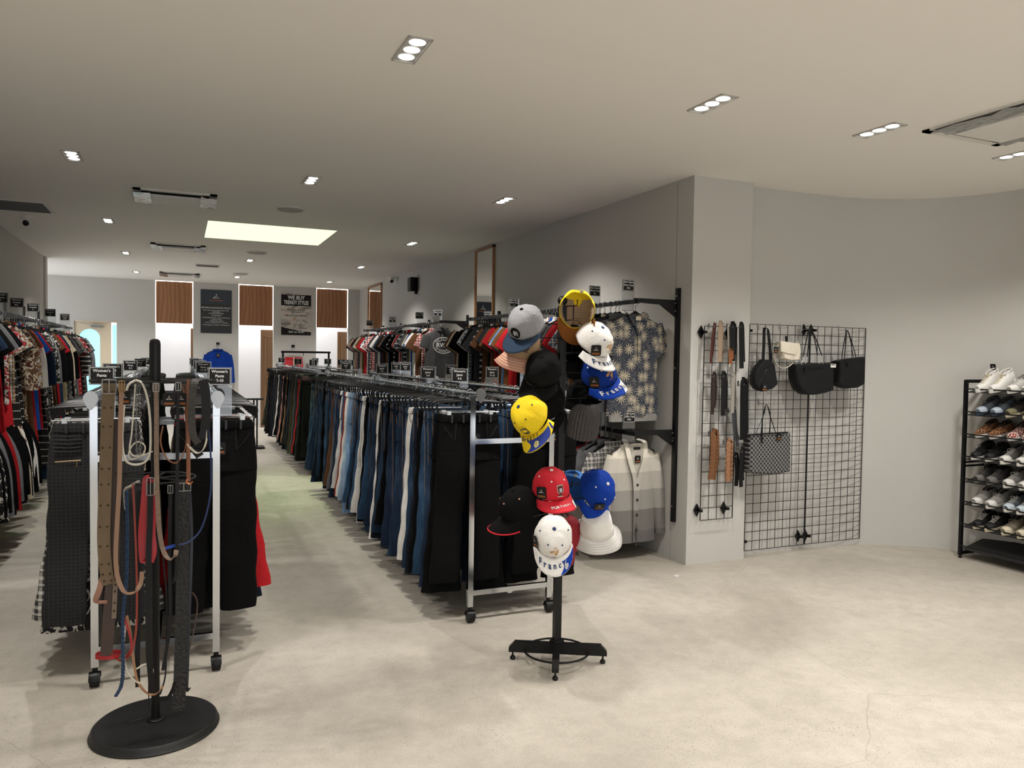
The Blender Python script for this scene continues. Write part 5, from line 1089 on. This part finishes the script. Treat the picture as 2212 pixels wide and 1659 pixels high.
bk = belt([(408, 1036, F - .004), (402, 1040, F - .004), (409, 1046, F - .004), (416, 1040, F - .004)], .003, mat('copper_metal', 'b06a44', .3, 1.0), 'copper coloured buckle dangling at the end of the cognac belt', tube=True, kind='belt_buckle')
belt([(440, 818, F + .06), (422, 822, F), (416, 850, F - .01), (414, 900, F - .01), (418, 940, F - .01), (428, 958, F)], .026, SCALE, 'grey studded belt, left half of the loop on the upper right of the ring', wd=(1, .2, 0))
belt([(430, 822, F + .02), (438, 822, F + .01), (444, 850, F + .01), (445, 900, F + .01), (440, 940, F + .01), (430, 960, F + .01), (424, 972, F + .02), (432, 986, F + .02)], .034, BKL, 'wide glossy black belt folded inside the grey studded belt', (.03, .03, M_SIL))
belt([(444, 830, F + .05), (449, 850, F + .03), (449, 900, F + .02), (446, 950, F + .01), (438, 972, F), (425, 978, F), (412, 968, F), (405, 958, F)], .012, WHL, 'white leather belt ending in a curl above the cross bar', wd=(.5, 1, .3))
belt([(451, 835, F + .08), (451, 920, F + .06), (456, 1000, F + .05), (455, 1060, F + .05), (446, 1110, F + .04), (430, 1150, F + .03), (405, 1172, F + .02), (380, 1178, F + .02), (352, 1184, F + .02)], .0035, mat('navy_cord', '162c58', .5, noise=.1), 'navy cord curving down and left across the stand', tube=True)
belt([(368, 1181, F + .018), (380, 1178, F + .018), (352, 1186, F + .018)], .011, mat('bright_blue_leather', '1f4bb4', .5), 'short bright blue belt tip at the end of the navy cord', wd=(0, 0, 1))
F2 = 3.26
belt([(322, 1034, F2 - .01), (318, 1040, F2 - .015), (314, 1090, F2 - .01), (309, 1150, F2), (311, 1205, F2), (318, 1212, F2)], .034, REDL, 'glossy red belt, left fold hanging from the lower ring')
belt([(328, 1036, F2), (331, 1090, F2 + .005), (328, 1150, F2 + .005), (331, 1190, F2), (324, 1215, F2)], .026, mat('red_leather_pale', 'b0182a', .35, noise=.12), 'glossy red belt, right fold behind the black strap')
belt([(325, 1044, F2 - .02), (324, 1120, F2 - .02), (321, 1200, F2 - .02), (320, 1300, F2 - .02), (321, 1400, F2 - .02), (325, 1455, F2 - .01), (329, 1500, F2)], .021, BKL, 'black belt with long silver buckle over the red belt', (.026, .065, M_SIL))
belt([(397, 1045, F2 - .02), (396, 1120, F2 - .02), (394, 1250, F2 - .02), (391, 1400, F2 - .02), (386, 1535, F2 - .02)], .047, mat('woven_black', '08080a', .5, noise=.3, nscale=60, bump=1.0, bscale=70), 'very wide woven black leather belt reaching almost to the round base', (.05, .03, M_SIL), t=.004, holes=(.88, .985, 4, (0,)))
def braid(px, r, m, lab):
    pts = smoothpath(P3(px), 14); o0 = pts[0].copy(); b = thing('braided_belt', lab, 'belt', o0)
    for s in (0, 1, 2):
        mb = MB(); mb.tube([p - o0 + Vector((r * math.cos(i * .9 + s * 2.09), r * .6 * math.sin(i * 1.8 + s * 4.18), 0)) for i, p in enumerate(pts)], r * .75, 6); mb.build('braid_strand', m, b)
braid([(273, 1060, F2 - .02), (275, 1140, F2 - .02), (273, 1250, F2 - .02), (266, 1320, F2 - .02), (265, 1380, F2 - .02), (266, 1440, F2 - .02), (262, 1480, F2 - .02), (250, 1504, F2 - .03)], .0045, mat('blue_braid', '1a3352', .6, noise=.15), 'braided blue cord belt hanging low, left side of the stand')
belt([(287, 1045, F2), (291, 1120, F2), (295, 1220, F2), (296, 1300, F2), (293, 1370, F2), (281, 1415, F2), (262, 1428, F2), (240, 1412, F2)], .0075, mat('rust_leather', '8a2e1c', .5, noise=.1), 'thin rust red belt with a long drop ending in a curl at left')
belt([(262, 1408, F2 + .01), (235, 1408, F2 + .02), (212, 1412, F2 + .01), (208, 1420, F2 - .01), (235, 1421, F2 - .02), (258, 1416, F2)], .014, REDL, 'bright red belt end looped sideways in front of the rack post', wd=(0, 0, 1))
belt([(268, 1335, F2), (280, 1370, F2), (284, 1400, F2), (272, 1420, F2)], .008, REDL, 'red strap end hanging beside the blue braided belt')
belt([(274, 1330, F2 + .01), (282, 1370, F2 + .01), (289, 1430, F2), (297, 1470, F2), (315, 1495, F2), (334, 1500, F2 - .02), (347, 1490, F2 - .03), (352, 1482, F2 - .03)], .009, mat('light_tan_leather', '98704e', .5, noise=.1), 'light tan belt with small holes curling round the pole near the base')
belt([(272, 1345, F2 + .01), (267, 1400, F2), (275, 1450, F2), (298, 1474, F2), (322, 1470, F2), (330, 1450, F2), (322, 1436, F2), (310, 1436, F2), (295, 1445, F2)], .0035, WHL, 'thin white cord belt hooking upwards near the bottom of the stand', tube=True)
belt([(300, 1060, F2 + .02), (300, 1200, F2 + .02), (299, 1320, F2 + .02), (297, 1440, F2 + .02), (298, 1484, F2 + .02)], .018, BKL, 'plain black belt hanging left of the pole down to knee height')
belt([(345, 1060, F2 + .04), (352, 1200, F2 + .03), (360, 1290, F2 + .02), (359, 1400, F2 + .02), (357, 1460, F2 + .01), (346, 1500, F2)], .006, BKL, 'slim black strap wandering down right of the pole')
belt([(368, 1050, F2), (366, 1200, F2), (368, 1330, F2), (360, 1400, F2), (352, 1448, F2)], .013, BKL, 'black belt with square silver keeper right of the pole', (.018, .03, M_SIL))
belt([(410, 1060, F2 + .03), (414, 1150, F2 + .02), (412, 1250, F2), (408, 1350, F2), (405, 1450, F2), (404, 1490, F2), (410, 1486, F2 - .01)], .011, mat('ink_leather', '151b26', .4, noise=.1), 'narrow ink blue belt hanging rightmost, with punched holes', holes=(.75, .93, 5, (0,)))
belt([(416, 1280, F2 + .02), (426, 1300, F2 + .02), (422, 1345, F2 + .02), (410, 1400, F2 + .03), (404, 1440, F2 + .03)], .010, BRL, 'dark strap bowing outwards behind the ink blue belt', wd=(.4, 1, 0))
belt([(347, 1512, F2 - .02), (362, 1508, F2 - .03), (372, 1492, F2 - .03), (376, 1476, F2 - .03)], .014, BKL, 'black belt tip curling up just above the round base', wd=(0, .3, 1))
t = belt([(322, 1300, F2 + .01), (322, 1420, F2), (321, 1495, F2), (323, 1530, F2 - .01), (318, 1542, F2 - .02)], .0022, BKL, 'black cord belt ending in a bead and frayed tassel above the base', tube=True, kind='tassel_belt')
tp = aty(318, 1542, F2 - .02) - t.location; mb = MB()
for k in range(14):
    a = R_.uniform(2.4, 4.0); mb.tube([tp, tp + Vector((.025 * math.cos(a), R_.uniform(-.02, .01), -.012)), tp + Vector((.055 * math.cos(a), R_.uniform(-.03, .02), -.02 + .01 * R_.random()))], .0009, 4)
mb.build('tassel', BKL, t); mb = MB(); mb.lathe([(.001, -.006), (.006, 0), (.001, .006)], 10, aty(322, 1497, F2) - t.location); mb.build('bead', BKL, t)
belt([(300, 1040, F2 + .05), (283, 1050, F2), (270, 1060, F2), (272, 1100, F2)], .006, mat('silver_rings', 'b4aea4', .3, .9, bump=1.0, bscale=200), 'cluster of silver metal rings hanging at the left of the lower ring', tube=True)

# ============================================================ GRID PANELS
def grid(x0, x1, y, z0, z1, nx, nz, lab, clips):
    t = thing('grid_panel', lab, 'grid panel', ((x0 + x1) / 2, y, z0), group='black wire grid panels'); w = (x1 - x0) / 2; h = z1 - z0
    mb = MB(); r = .0026
    for i in range(nx + 1):
        x = -w + 2 * w * i / nx; e = i in (0, nx); mb.tube([(x, 0, 0), (x, 0, h)], r * (1.5 if e else 1), 6)
    for k in range(nz + 1): z = h * k / nz; mb.tube([(-w, -.004, z), (w, -.004, z)], r, 6)
    mb.build('wire_grid', M_BLK, t)
    for cx, cz in clips:
        mb = MB(); mb.prism([(-.03, 0), (0, .05), (.03, 0), (0, -.05)], lambda a, b: (a + cx, .045, b + cz), lambda a, b: (a * .95 + cx, .035, b * .95 + cz)); mb.box((cx + .012, .02, cz), (.02, .045, .02)); mb.build('wall_bracket', M_BLKP, t, False)
    return t
GY = 4.645
grid(3.575, 3.875, GY, .345, 1.80, 4, 16, 'narrow black wire grid on the column holding wide belts', [(-.15, 1.41), (.1, 1.41), (-.15, .07), (.1, .07)])
GY2 = 4.70
grid(4.045, 4.655, GY2, .06, 1.83, 8, 24, 'left of the two tall black wire grids, holding the patterned tote', [(-.3, 1.72), (.28, 1.74), (-.3, .07), (.28, .06)])
grid(4.665, 5.27, GY2, .06, 1.83, 8, 24, 'right of the two tall black wire grids, bare below the black tote', [(-.26, 1.74), (-.26, .06)])
def hook_at(px, py, y):
    pass
def gb(px, w, m, lab, y=4.58, loopd=.045, **k):   # wide belt folded over a grid hook: front drop and rear drop
    pts = [(u, v, y) for u, v in px]; a = pts[0]; full = [(pts[-1][0] + 3, pts[-1][1] - 14, y + loopd)] + [(p[0] + 3, p[1], y + loopd) for p in pts[::-1][1:-1]] + [(a[0] + 2, a[1] - 2, y + loopd / 2)] + pts
    b = belt(full, w, m, lab, n=5, **k); 
    hk = aty(a[0], a[1] + 2, y - .02) - b.location; mb = MB(); mb.tube([hk + Vector((0, .07, 0)), hk, hk + Vector((0, -.005, .012))], .002, 6); mb.box(hk + Vector((0, .066, .01)), (.012, .006, .04)); mb.build('hook', M_SIL, b, False)
    return b
gb([(1543, 705), (1538, 740), (1535, 785)], .028, mat('oxblood_leather', '4a231e', .5, noise=.1), 'oxblood leather belt, leftmost on the top of the column grid', wd=(1, .4, 0))
gb([(1556, 702), (1555, 740), (1555, 782)], .036, mat('beige_leather', '8f7a66', .5, noise=.1), 'beige wide belt second from left on top of the column grid')
gb([(1573, 706), (1574, 750), (1576, 792)], .012, WHL, 'thin pale belt between the beige and black belts on the column grid', y=4.6)
gb([(1583, 705), (1583, 745), (1582, 780)], .05, mat('black_elastic', '0a0a0b', .8, noise=.1), 'wide black elastic belt in the top row of the column grid')
gb([(1578, 758), (1578, 775), (1578, 786)], .034, ORL, 'short tan leather belt buckle piece on the wide black belt', y=4.555, loopd=.01)
gb([(1601, 705), (1601, 745), (1602, 796)], .04, mat('black_elastic', '0a0a0b'), 'wide black belt, rightmost in the top row of the column grid')
gb([(1542, 812), (1541, 850), (1538, 895)], .034, mat('dark_brown_leather', '22120e', .5, noise=.2), 'dark brown studded belt with oval buckle, middle row left', holes=(.62, .98, 7, (.014,)))
gb([(1563, 812), (1563, 850), (1562, 898)], .045, mat('black_elastic', '0a0a0b'), 'matte black wide belt in the middle row of the column grid', buck=None)
gb([(1584, 812), (1583, 850), (1582, 892)], .032, mat('stone_leather', '8a857c', .5, noise=.08), 'stone grey belt in the middle row of the column grid')
gb([(1585, 890), (1587, 930), (1594, 964)], .03, mat('grey_suede', '3c3d40', .7, noise=.08), 'mid grey belt hanging below the stone belt', y=4.6, loopd=.012)
gb([(1607, 830), (1606, 890), (1606, 950)], .066, mat('black_velvet', '050506', .95), 'very wide black ruched belt at the right edge of the column grid', y=4.55)
b_ = gb([(1543, 940), (1542, 990), (1537, 1036)], .07, mat('camel_suede', '6b4526', .8, noise=.15), 'wide camel suede corset belt with scalloped eyelet edge', t=.004)
for s in (-.03, .03):
    for k in range(11):
        p = aty(1543 - 6 * (k / 10) ** 2, 944 + 9 * k, 4.575) - b_.location; mb = MB(); mb.lathe([(.007, 0), (.007, .003), (.0045, .004)], 10, p + Vector((s, -.002, 0)), Matrix.Rotation(PI / 2, 3, 'X')); mb.build('scallop_eyelet', mat('camel_suede', '6b4526'), b_)
b_ = gb([(1575, 958), (1573, 1000), (1572, 1040)], .05, mat('braided_tan', '93694a', .6, noise=.3, nscale=60, bump=1.0, bscale=60), 'braided tan leather belt beside the camel corset belt', t=.006)
for s in (-.026, .026):
    mb = MB(); mb.tube([aty(1575 - .03 * k, 960 + 2 * k, 4.572) - b_.location + Vector((s + .006 * math.sin(k * 1.3), -.003 + .004 * math.cos(k * 1.3), 0)) for k in range(40)], .004, 5); mb.build('braided_edge', mat('braided_tan', '93694a'), b_)
gb([(1590, 985), (1592, 1020), (1590, 1050)], .036, mat('black_elastic', '0a0a0b'), 'black belt at the bottom right of the column grid', y=4.6)
gb([(1603, 975), (1600, 1020), (1601, 1052)], .034, BKL, 'glossy black belt hanging rightmost at the bottom of the column grid', y=4.57)
# ------------------------------------------------------------ bags
def strap(b, px, w, m, name='strap', tube=False, wd=(1, 0, 0), t=.003, n=8):
    pts = [p - b.location for p in smoothpath(P3(px), n)]; mb = MB(); (mb.tube(pts, w, 6) if tube else mb.rib(pts, wd, w, t)); return mb.build(name, m, b)
def bagbody(b, outl, y, depth, m, name='body', bulge=.25):   # outline px -> puffy body with real depth
    P = [aty(u, v, y) - b.location for u, v in outl]; c = sum(P, Vector()) / len(P); mb = MB(); rg = []
    n = len(P)
    for f_, s in ((0, .90), (.12, .97), (.5, 1.0), (.88, .97), (1, .9)): rg.append([c + (p - c) * s + Vector((0, depth * (f_ - .5), 0)) for p in P])
    mb.loft(rg); return mb.build(name, m, b)
BAGB = mat('black_nylon', '0a0b0d', .6, noise=.12, bump=.25, bscale=25)
def ghook(b, u, v, y):
    hk = aty(u, v, y) - b.location; mb = MB(); mb.tube([hk + Vector((0, GY2 - y - .005, 0)), hk + Vector((0, -.01, 0)), hk + Vector((0, -.015, .012))], .002, 6); mb.box(hk + Vector((0, GY2 - y - .008, .01)), (.014, .006, .05)); mb.build('hook', M_SIL, b, False)
b = thing('sling_bag', 'black sling bag with long strap, leftmost on the tall wire grids', 'bag', aty(1652, 800, 4.62)); ghook(b, 1652, 708, 4.62)
bagbody(b, [(1645, 776), (1658, 777), (1668, 786), (1672, 812), (1675, 830), (1664, 840), (1645, 846), (1632, 842), (1624, 830), (1623, 812), (1630, 795)], 4.62, .075, BAGB)
strap(b, [(1648, 780, 4.62), (1650, 745, 4.62), (1651, 712, 4.61), (1655, 709, 4.6), (1659, 715, 4.61), (1663, 750, 4.62), (1665, 800, 4.62)], .028, BAGB); strap(b, [(1640, 828, 4.575), (1655, 800, 4.575), (1662, 790, 4.58)], .004, M_BLKP, 'zip'); price_tag(b, aty(1652, 836, 4.57) - b.location, .05)
b = thing('crossbody_bag', 'small cream white flap bag with strap, clipped to the grid', 'bag', aty(1700, 760, 4.62)); ghook(b, 1698, 708, 4.62)
CRM = mat('cream_canvas', 'cfc7b6', .7, noise=.05, bump=.2)
bagbody(b, [(1683, 738), (1720, 741), (1722, 760), (1719, 778), (1700, 779), (1684, 774)], 4.62, .09, CRM); bagbody(b, [(1685, 736), (1722, 742), (1723, 755), (1718, 767), (1700, 764), (1686, 760)], 4.575, .02, CRM, 'flap')
strap(b, [(1684, 742, 4.6), (1674, 755, 4.6), (1672, 775, 4.6), (1680, 790, 4.6), (1694, 795, 4.6), (1708, 788, 4.6), (1720, 770, 4.6), (1723, 750, 4.6)], .016, CRM, wd=(.2, 1, 0)); strap(b, [(1698, 726, 4.6), (1699, 738, 4.6)], .016, M_BLKP, 'clip', t=.01, n=3); price_tag(b, aty(1676, 755, 4.57) - b.location, .042)
for u, v in ((1691, 764), (1715, 769)): mb = MB(); mb.lathe([(.006, 0), (.006, .003), (.003, .004)], 10, aty(u, v, 4.56) - b.location, Matrix.Rotation(PI / 2, 3, 'X')); mb.build('snap', mat('cream_snap', 'bdb4a0', .5), b)
b = thing('tote_bag', 'large black tote with chain and leather handles, centre of the tall grids', 'bag', aty(1752, 820, 4.6)); ghook(b, 1750, 711, 4.6)
bagbody(b, [(1709, 787), (1730, 785), (1760, 784), (1792, 783), (1792, 810), (1793, 843), (1775, 849), (1755, 853), (1732, 852), (1718, 840), (1710, 818)], 4.61, .11, BAGB)
for dx in (0, 9):
    strap(b, [(1735 + dx, 770, 4.57), (1742 + dx * .6, 735, 4.58), (1750, 709, 4.58), (1760 + dx * .4, 735, 4.59), (1766 + dx, 768, 4.59)], .0045, BKL, 'handle', tube=True)
    for (ua, ub) in ((1735 + dx, 1731 + dx), (1766 + dx, 1770 + dx)):
        mb = MB(); A = aty(ua, 769, 4.58) - b.location; B = aty(ub, 787, 4.57) - b.location
        for k in range(6): c = A.lerp(B, (k + .5) / 6); u_ = Vector((1, 0, 0)) if k % 2 else Vector((0, 1, 0)); mb.tube([c + Vector((0, 0, .006)) * math.cos(a) + u_ * .004 * math.sin(a) for a in [2 * PI * q / 8 for q in range(8)]], .0014, 4, closed=True)
        mb.build('chain', M_SIL, b)
strap(b, [(1745, 796, 4.548), (1768, 795, 4.548), (1780, 794, 4.55)], .004, BKL, 'pocket_trim', wd=(0, 0, 1)); mb = MB(); mb.box(aty(1741, 797, 4.54) - b.location, (.022, .008, .028)); mb.build('padlock_charm', M_CARD, b, False)
mb = MB(); mb.box(aty(1800, 790, 4.55) - b.location, (.055, .002, .028)); tg_ = mb.build('paper_tag', M_WHT, b, False)
mb = MB(); [mb.box(aty(1800, 788, 4.548) - b.location + Vector((-.018 + .005 * k, 0, 0)), (.0025, .001, .009)) for k in range(8)]; mb.build('tag_print', M_CARD, tg_, False)
b = thing('shoulder_bag', 'smaller black shoulder bag with thin handles, rightmost on the grids', 'bag', aty(1832, 810, 4.6)); ghook(b, 1831, 713, 4.6)
bagbody(b, [(1803, 780), (1815, 776), (1845, 772), (1861, 770), (1861, 795), (1860, 830), (1845, 838), (1822, 840), (1806, 834), (1802, 825), (1805, 805)], 4.61, .1, BAGB)
for dx in (0, 6): strap(b, [(1818 + dx, 776, 4.57), (1824 + dx * .6, 735, 4.58), (1830, 714, 4.585), (1837 + dx * .3, 735, 4.59), (1843 + dx, 772, 4.59)], .004, BKL, 'handle', tube=True)
mb = MB(); mb.lathe([(.016, 0), (.016, .003), (.012, .004)], 20, aty(1832, 786, 4.55) - b.location, Matrix.Rotation(PI / 2, 3, 'X')); mb.build('round_badge', BKL, b); strap(b, [(1800, 792, 4.6), (1799, 818, 4.6)], .012, BKL, 'side_tab')
strap(b, [(1804, 779, 4.565), (1820, 776, 4.562), (1845, 773, 4.562), (1860, 771, 4.565)], .008, mat('bag_piping', '2a2a2c', .5), 'top_trim', wd=(0, 0, 1))
b = thing('patterned_tote', 'large grey and black lattice print tote hanging below the sling bag', 'bag', aty(1655, 970, 4.6)); ghook(b, 1657, 873, 4.6)
bagbody(b, [(1612, 939), (1640, 937), (1670, 935), (1701, 933), (1701, 970), (1700, 1018), (1670, 1024), (1640, 1024), (1611, 1021), (1610, 980)], 4.61, .1, patt('lattice', '333437', '8e8d8a', '19191b', sc=1.2))
strap(b, [(1613, 940, 4.556), (1655, 937, 4.552), (1701, 934, 4.556)], .012, BKL, 'top_trim', wd=(0, 0, 1))
for a in ((1632, 1662), (1644, 1676)): strap(b, [(a[0], 938, 4.56), (1648, 900, 4.58), (1656, 874, 4.585), (1664, 900, 4.59), (a[1], 936, 4.6)], .008, BKL, 'handle')
strap(b, [(1646, 925, 4.55), (1646, 957, 4.548)], .014, BKL, 'tab'); price_tag(b, aty(1683, 943, 4.55) - b.location, .045)

# ============================================================ SHOE RACK
SX, SY, SD = 5.72, 4.115, .30
ROT = Matrix.Rotation(0, 4, 'Z')
sr = thing('shoe_rack', 'tall black eight shelf metal shoe rack at the right edge of the view', 'shoe rack', (SX, SY - .5, 0))
LEN = 1.05
for sy in (.5, .5 - LEN):
    for x in (0, SD): mb = MB(); mb.box((x, sy, .72), (.028, .022, 1.40)); mb.build('post', M_BLK, sr, False); mb = MB(); mb.lathe([(.016, 0), (.016, .006), (.008, .01), (.008, .022)], 12, (x, sy, 0)); mb.build('foot', M_BLKP, sr)
    for z in (.04, 1.41): mb = MB(); mb.box((SD / 2, sy, z), (SD, .02, .026)); mb.build('side_bar', M_BLK, sr, False)
    for z in (.735, .765): mb = MB(); mb.box((SD / 2, sy, z), (SD, .014, .014)); mb.build('side_brace', M_BLK, sr, False)
SHZ = [.10, .278, .457, .638, .816, .993, 1.17, 1.35]
M_MESHS = mat('shelf_mesh', '242424', .6, noise=.1)
def shz(z, x): return z - .03 + x / SD * .075   # shelf height: rises towards the wall
for z in SHZ:
    mb = MB(); s0, s1 = .5, .5 - LEN
    mb.loft([[(x, y, shz(z, x) + dz) for x, dz in ((.0, 0), (SD, 0), (SD, .004), (0, .004))] for y in (s0 - .012, s1 + .012)]); sh = mb.build('shelf', M_MESHS, sr, False)
    mb = MB(); mb.tube([(-.012, s0, z), (-.012, s1, z)], .006, 6); mb.build('front_rail', M_BLK, sh)
    for sy in (s0 - .01, s1 + .01): mb = MB(); mb.tube([(-.012, sy, z), (.0, sy, z - .033), (SD, sy, shz(z, SD) - .004)], .003, 5); mb.build('side_wire', M_BLK, sh)
    mb = MB(); mb.tube([(SD, s0, shz(z, SD) + .002), (SD, s1, shz(z, SD) + .002)], .005, 6); mb.build('back_rail', M_BLK, sh)
def foot_w(u): return (.031 + .020 * math.sin(min(1, (1 - u) * 1.35) * PI / 2) ** .8) * (min(1, u * 9) ** .5) * (min(1, (1 - u) * 7 + .02) ** .5)
def shoe_meshes(L=.27, high=0.0, slip=False):
    n = 22; N = 20
    def cen(u): return .008 * math.sin(u * PI) 
    sole = MB(); rg = []
    for z, s in ((0, .93), (.004, 1.0), (.022, 1.02), (.026, .98)):
        pts = []
        for k in range(n + 1): u = k / n; pts.append((L * u, cen(u) + foot_w(u) * s, z + .012 * max(0, u - .8) * 4 * .3))
        for k in range(n, -1, -1): u = k / n; pts.append((L * u, cen(u) - foot_w(u) * s, z + .012 * max(0, u - .8) * 4 * .3))
        rg.append(pts)
    sole.loft(rg)
    up = MB(); rg = []
    for k in range(1, n):
        u = k / n
        top_ = (.075 + high) if u < .3 else (.075 + high) + (.036 - .075 - high) * min(1, (u - .3) / .5) ** (.85) if u < .8 else .036 - .010 * ((u - .8) / .2) ** 2
        open_ = .5 if u < .12 else (1.0 if u < .42 else 0.0)
        w = foot_w(u) * .97; r = []
        m = N
        for j in range(m + 1):
            a = PI * j / m; c, s = math.cos(a), math.sin(a)
            x = w * math.copysign(abs(c) ** .7, c) * (1 - .38 * (s ** 2) * (1 if u < .45 else .5)); z = .022 + top_ * s ** .8
            if .06 < u < .44: z = min(z, .022 + top_ * .97); x = math.copysign(max(abs(x), .018), c) if s > .8 else x; 
            if .06 < u < .44 and s > .93: z = .035
            r.append((L * u, cen(u) + x, z))
        rg.append(r)
    up.loft(rg, (True, True), False)
    toe = MB(); rg = []
    for k in range(17, n):
        u = k / n; w = foot_w(u) * 1.0; top_ = .036 if u < .8 else .036 - .010 * ((u - .8) / .2) ** 2
        rg.append([(L * u, cen(u) + w * math.copysign(abs(math.cos(PI * j / 12)) ** .7, math.cos(PI * j / 12)) * (1 - .18 * math.sin(PI * j / 12) ** 2), .024 + (top_ + .0) * math.sin(PI * j / 12) ** .8) for j in range(13)])
    toe.loft(rg, (False, True), False)
    lac = MB()
    for k in range(6):
        u = .46 + .055 * k; topz = .024 + (.075 + high) + (.036 - .075 - high) * min(1, (u - .3) / .5) ** .85; w = .02
        lac.tube([(L * u, cen(u) - w, topz - .006), (L * (u + .012), cen(u), topz + .002), (L * u, cen(u) + w, topz - .006)], .0028, 5)
    z0 = .088 + high * .85; lac.tube(smoothpath([(L * .47, 0, z0), (L * .5, .022, z0 + .002), (L * .56, .018, z0 - .016), (L * .5, 0, z0 - .004), (L * .52, -.022, z0 - .002), (L * .58, -.016, z0 - .02)], 5), .0022, 5)
    col = MB(); col.tube(smoothpath([(L * .05, 0, .098 + high), (L * .12, .024, .094 + high), (L * .28, .027, .088 + high), (L * .42, .02, .082 + high * .8), (L * .47, 0, .09 + high * .7), (L * .42, -.02, .082 + high * .8), (L * .28, -.027, .088 + high), (L * .12, -.024, .094 + high), (L * .05, 0, .098 + high)], 5), .0055, 7)
    return [x.mesh(nm_, [M_BLK]) for x, nm_ in ((sole, 'sole'), (up, 'upper'), (toe, 'toe_cap'), (lac, 'laces'), (col, 'collar'))]
SM = {'low': shoe_meshes(), 'high': shoe_meshes(.275, .04), 'slip': shoe_meshes(.26, -.008, True)}
# thin side stripe piece for one pair
def shoe(kind, zi, y, xo, rz, ms, label, toe=True, lace=True, x=.035, grp=None):
    z = SHZ[zi]; sl = math.atan2(.075, SD)
    # toe towards the room (-X), heel towards the wall
    M = Matrix.Translation((SX + x + .245 + xo, y, shz(z, x + .25 + xo) + .005)) @ Matrix.Rotation(PI + rz, 4, 'Z') @ Matrix.Rotation(sl * math.cos(rz), 4, 'Y')
    t = thing('sneaker' if lace else 'slip_on_shoe', label, 'shoe', M=M, group=grp)
    so, up, tc, la, co = SM[kind]; m_sole, m_up, m_toe, m_lace, m_col = ms
    link('sole', so, t, m=m_sole); link('upper', up, t, m=m_up); link('collar', co, t, m=m_col)
    if toe: link('toe_cap', tc, t, m=m_toe)
    if lace: link('laces', la, t, m=m_lace)
    return t
sw = mat('shoe_white', 'd6d4cf', .5, noise=.03); sb = mat('shoe_black', '121213', .7, noise=.15, bump=.2); sg = mat('shoe_grey', '6a6763', .7, noise=.15, bump=.2); sbl = mat('shoe_bluegrey', '6f7882', .7, noise=.15); sc_ = mat('lace_cream', 'c9bd9c', .7); sn = mat('sole_navy', '24364e', .5); sol = mat('shoe_olive', '6e6a4c', .7, noise=.2); sbr = mat('shoe_brown', '37302a', .8, noise=.2); lace_w = mat('lace_white', 'cfcdc8', .7); scr = mat('shoe_cream', 'c9c0a8', .6, noise=.05); dg = mat('shoe_darkgrey', '3c3a39', .7, noise=.2); leo = patt('leopard', '9a6a44', '9a6a44', '1a1210', 1.0); chk = patt('checker', '8c1c1c', 'd8cfc2', '000000', 1.0); ins = mat('insole_dark', '1c1a18', .8)
ROWS = [  # shelf index from the floor, list of pairs: (kind, mats, toe, lace, description)
    (7, [('high', (sw, sw, sw, sc_, sw), True, True, 'white high top'), ('low', (sw, fab('a8a6a2'), sw, lace_w, sg), True, True, 'pale grey low')]),
    (6, [('low', (sn, sbl, mat('toe_pale', 'a8b4c0', .5), sb, dg), True, True, 'blue grey running'), ('low', (scr, sbr, sol, sb, sbr), True, True, 'olive toed brown')]),
    (5, [('slip', (sw, leo, leo, None, ins), False, False, 'leopard print slip-on'), ('slip', (sw, chk, chk, None, ins), False, False, 'red and cream checked slip-on')]),
    (4, [('low', (sw, sb, sb, sb, sb), True, True, 'black white soled'), ('low', (sw, sg, sw, lace_w, sg), True, True, 'white toed grey')]),
    (3, [('low', (sg, dg, sg, sg, sb), True, True, 'dark grey laced'), ('low', (sw, fab('8f8c88'), sw, lace_w, sg), True, True, 'white toed taupe')]),
    (2, [('low', (sw, fab('a3a19d'), sw, lace_w, sb), True, True, 'white toed light grey'), ('low', (sw, fab('5f666c'), mat('toe_ice', 'b8c4cc', .5), lace_w, sb), True, True, 'ice blue toed slate')]),
    (1, [('low', (scr, sb, sb, lace_w, sb), True, True, 'black laced'), ('low', (scr, fab('8a8272'), scr, fab('8a8272'), sbr), True, True, 'cream toed stone')]),
]
nth = {7: 'top', 6: 'second', 5: 'third', 4: 'fourth', 3: 'fifth', 2: 'sixth', 1: 'seventh'}
for zi, prs in ROWS:
    y = 4.115 - .105 - (.0 if zi != 4 else -.03)
    for k, (kd, ms, toe, lace, ds) in enumerate(prs):
        for j in range(2):
            shoe(kd, zi, y, -.03 + R_.uniform(-.008, .008), R_.uniform(-.05, .05) + .0, ms, '%s shoe, %s, %s shelf of the shoe rack' % (ds, ('left one', 'right one')[j], nth[zi]), toe, lace, grp='shoes on the black rack')
            y -= .112
        y -= .02 if k == 0 else 0
    if zi in (4, 2, 3): pass
t = [o for o in COL.objects if o.get('label', '').startswith('white high top shoe, left')][0]; price_tag(t, (.02, -.02, .15), .045, rz=PI / 2)
for tt in [o for o in COL.objects if o.get('label', '').startswith('white high top shoe')]:
    mb = MB(); mb.rib([(.275 * .44 + .03 * math.cos(a) - .045, .034 * math.sin(a), .118) for a in [-PI * .95 + 1.9 * PI * q / 16 for q in range(17)]], (0, 0, 1), .022, .004); mb.build('ankle_strap', sw, tt)
for tt in [o for o in COL.objects if o.get('label', '').startswith('black white soled')]:
    mb = MB()
    for s in (-1, 1): stroke(mb, [(.06, .03), (.1, .045), (.15, .05)], [.012, .01, .004], lambda a, b: (a, s * (foot_w(a / .27) * .99 + .0075), b + .0))
    mb.build('side_stripe', sw, tt, False)
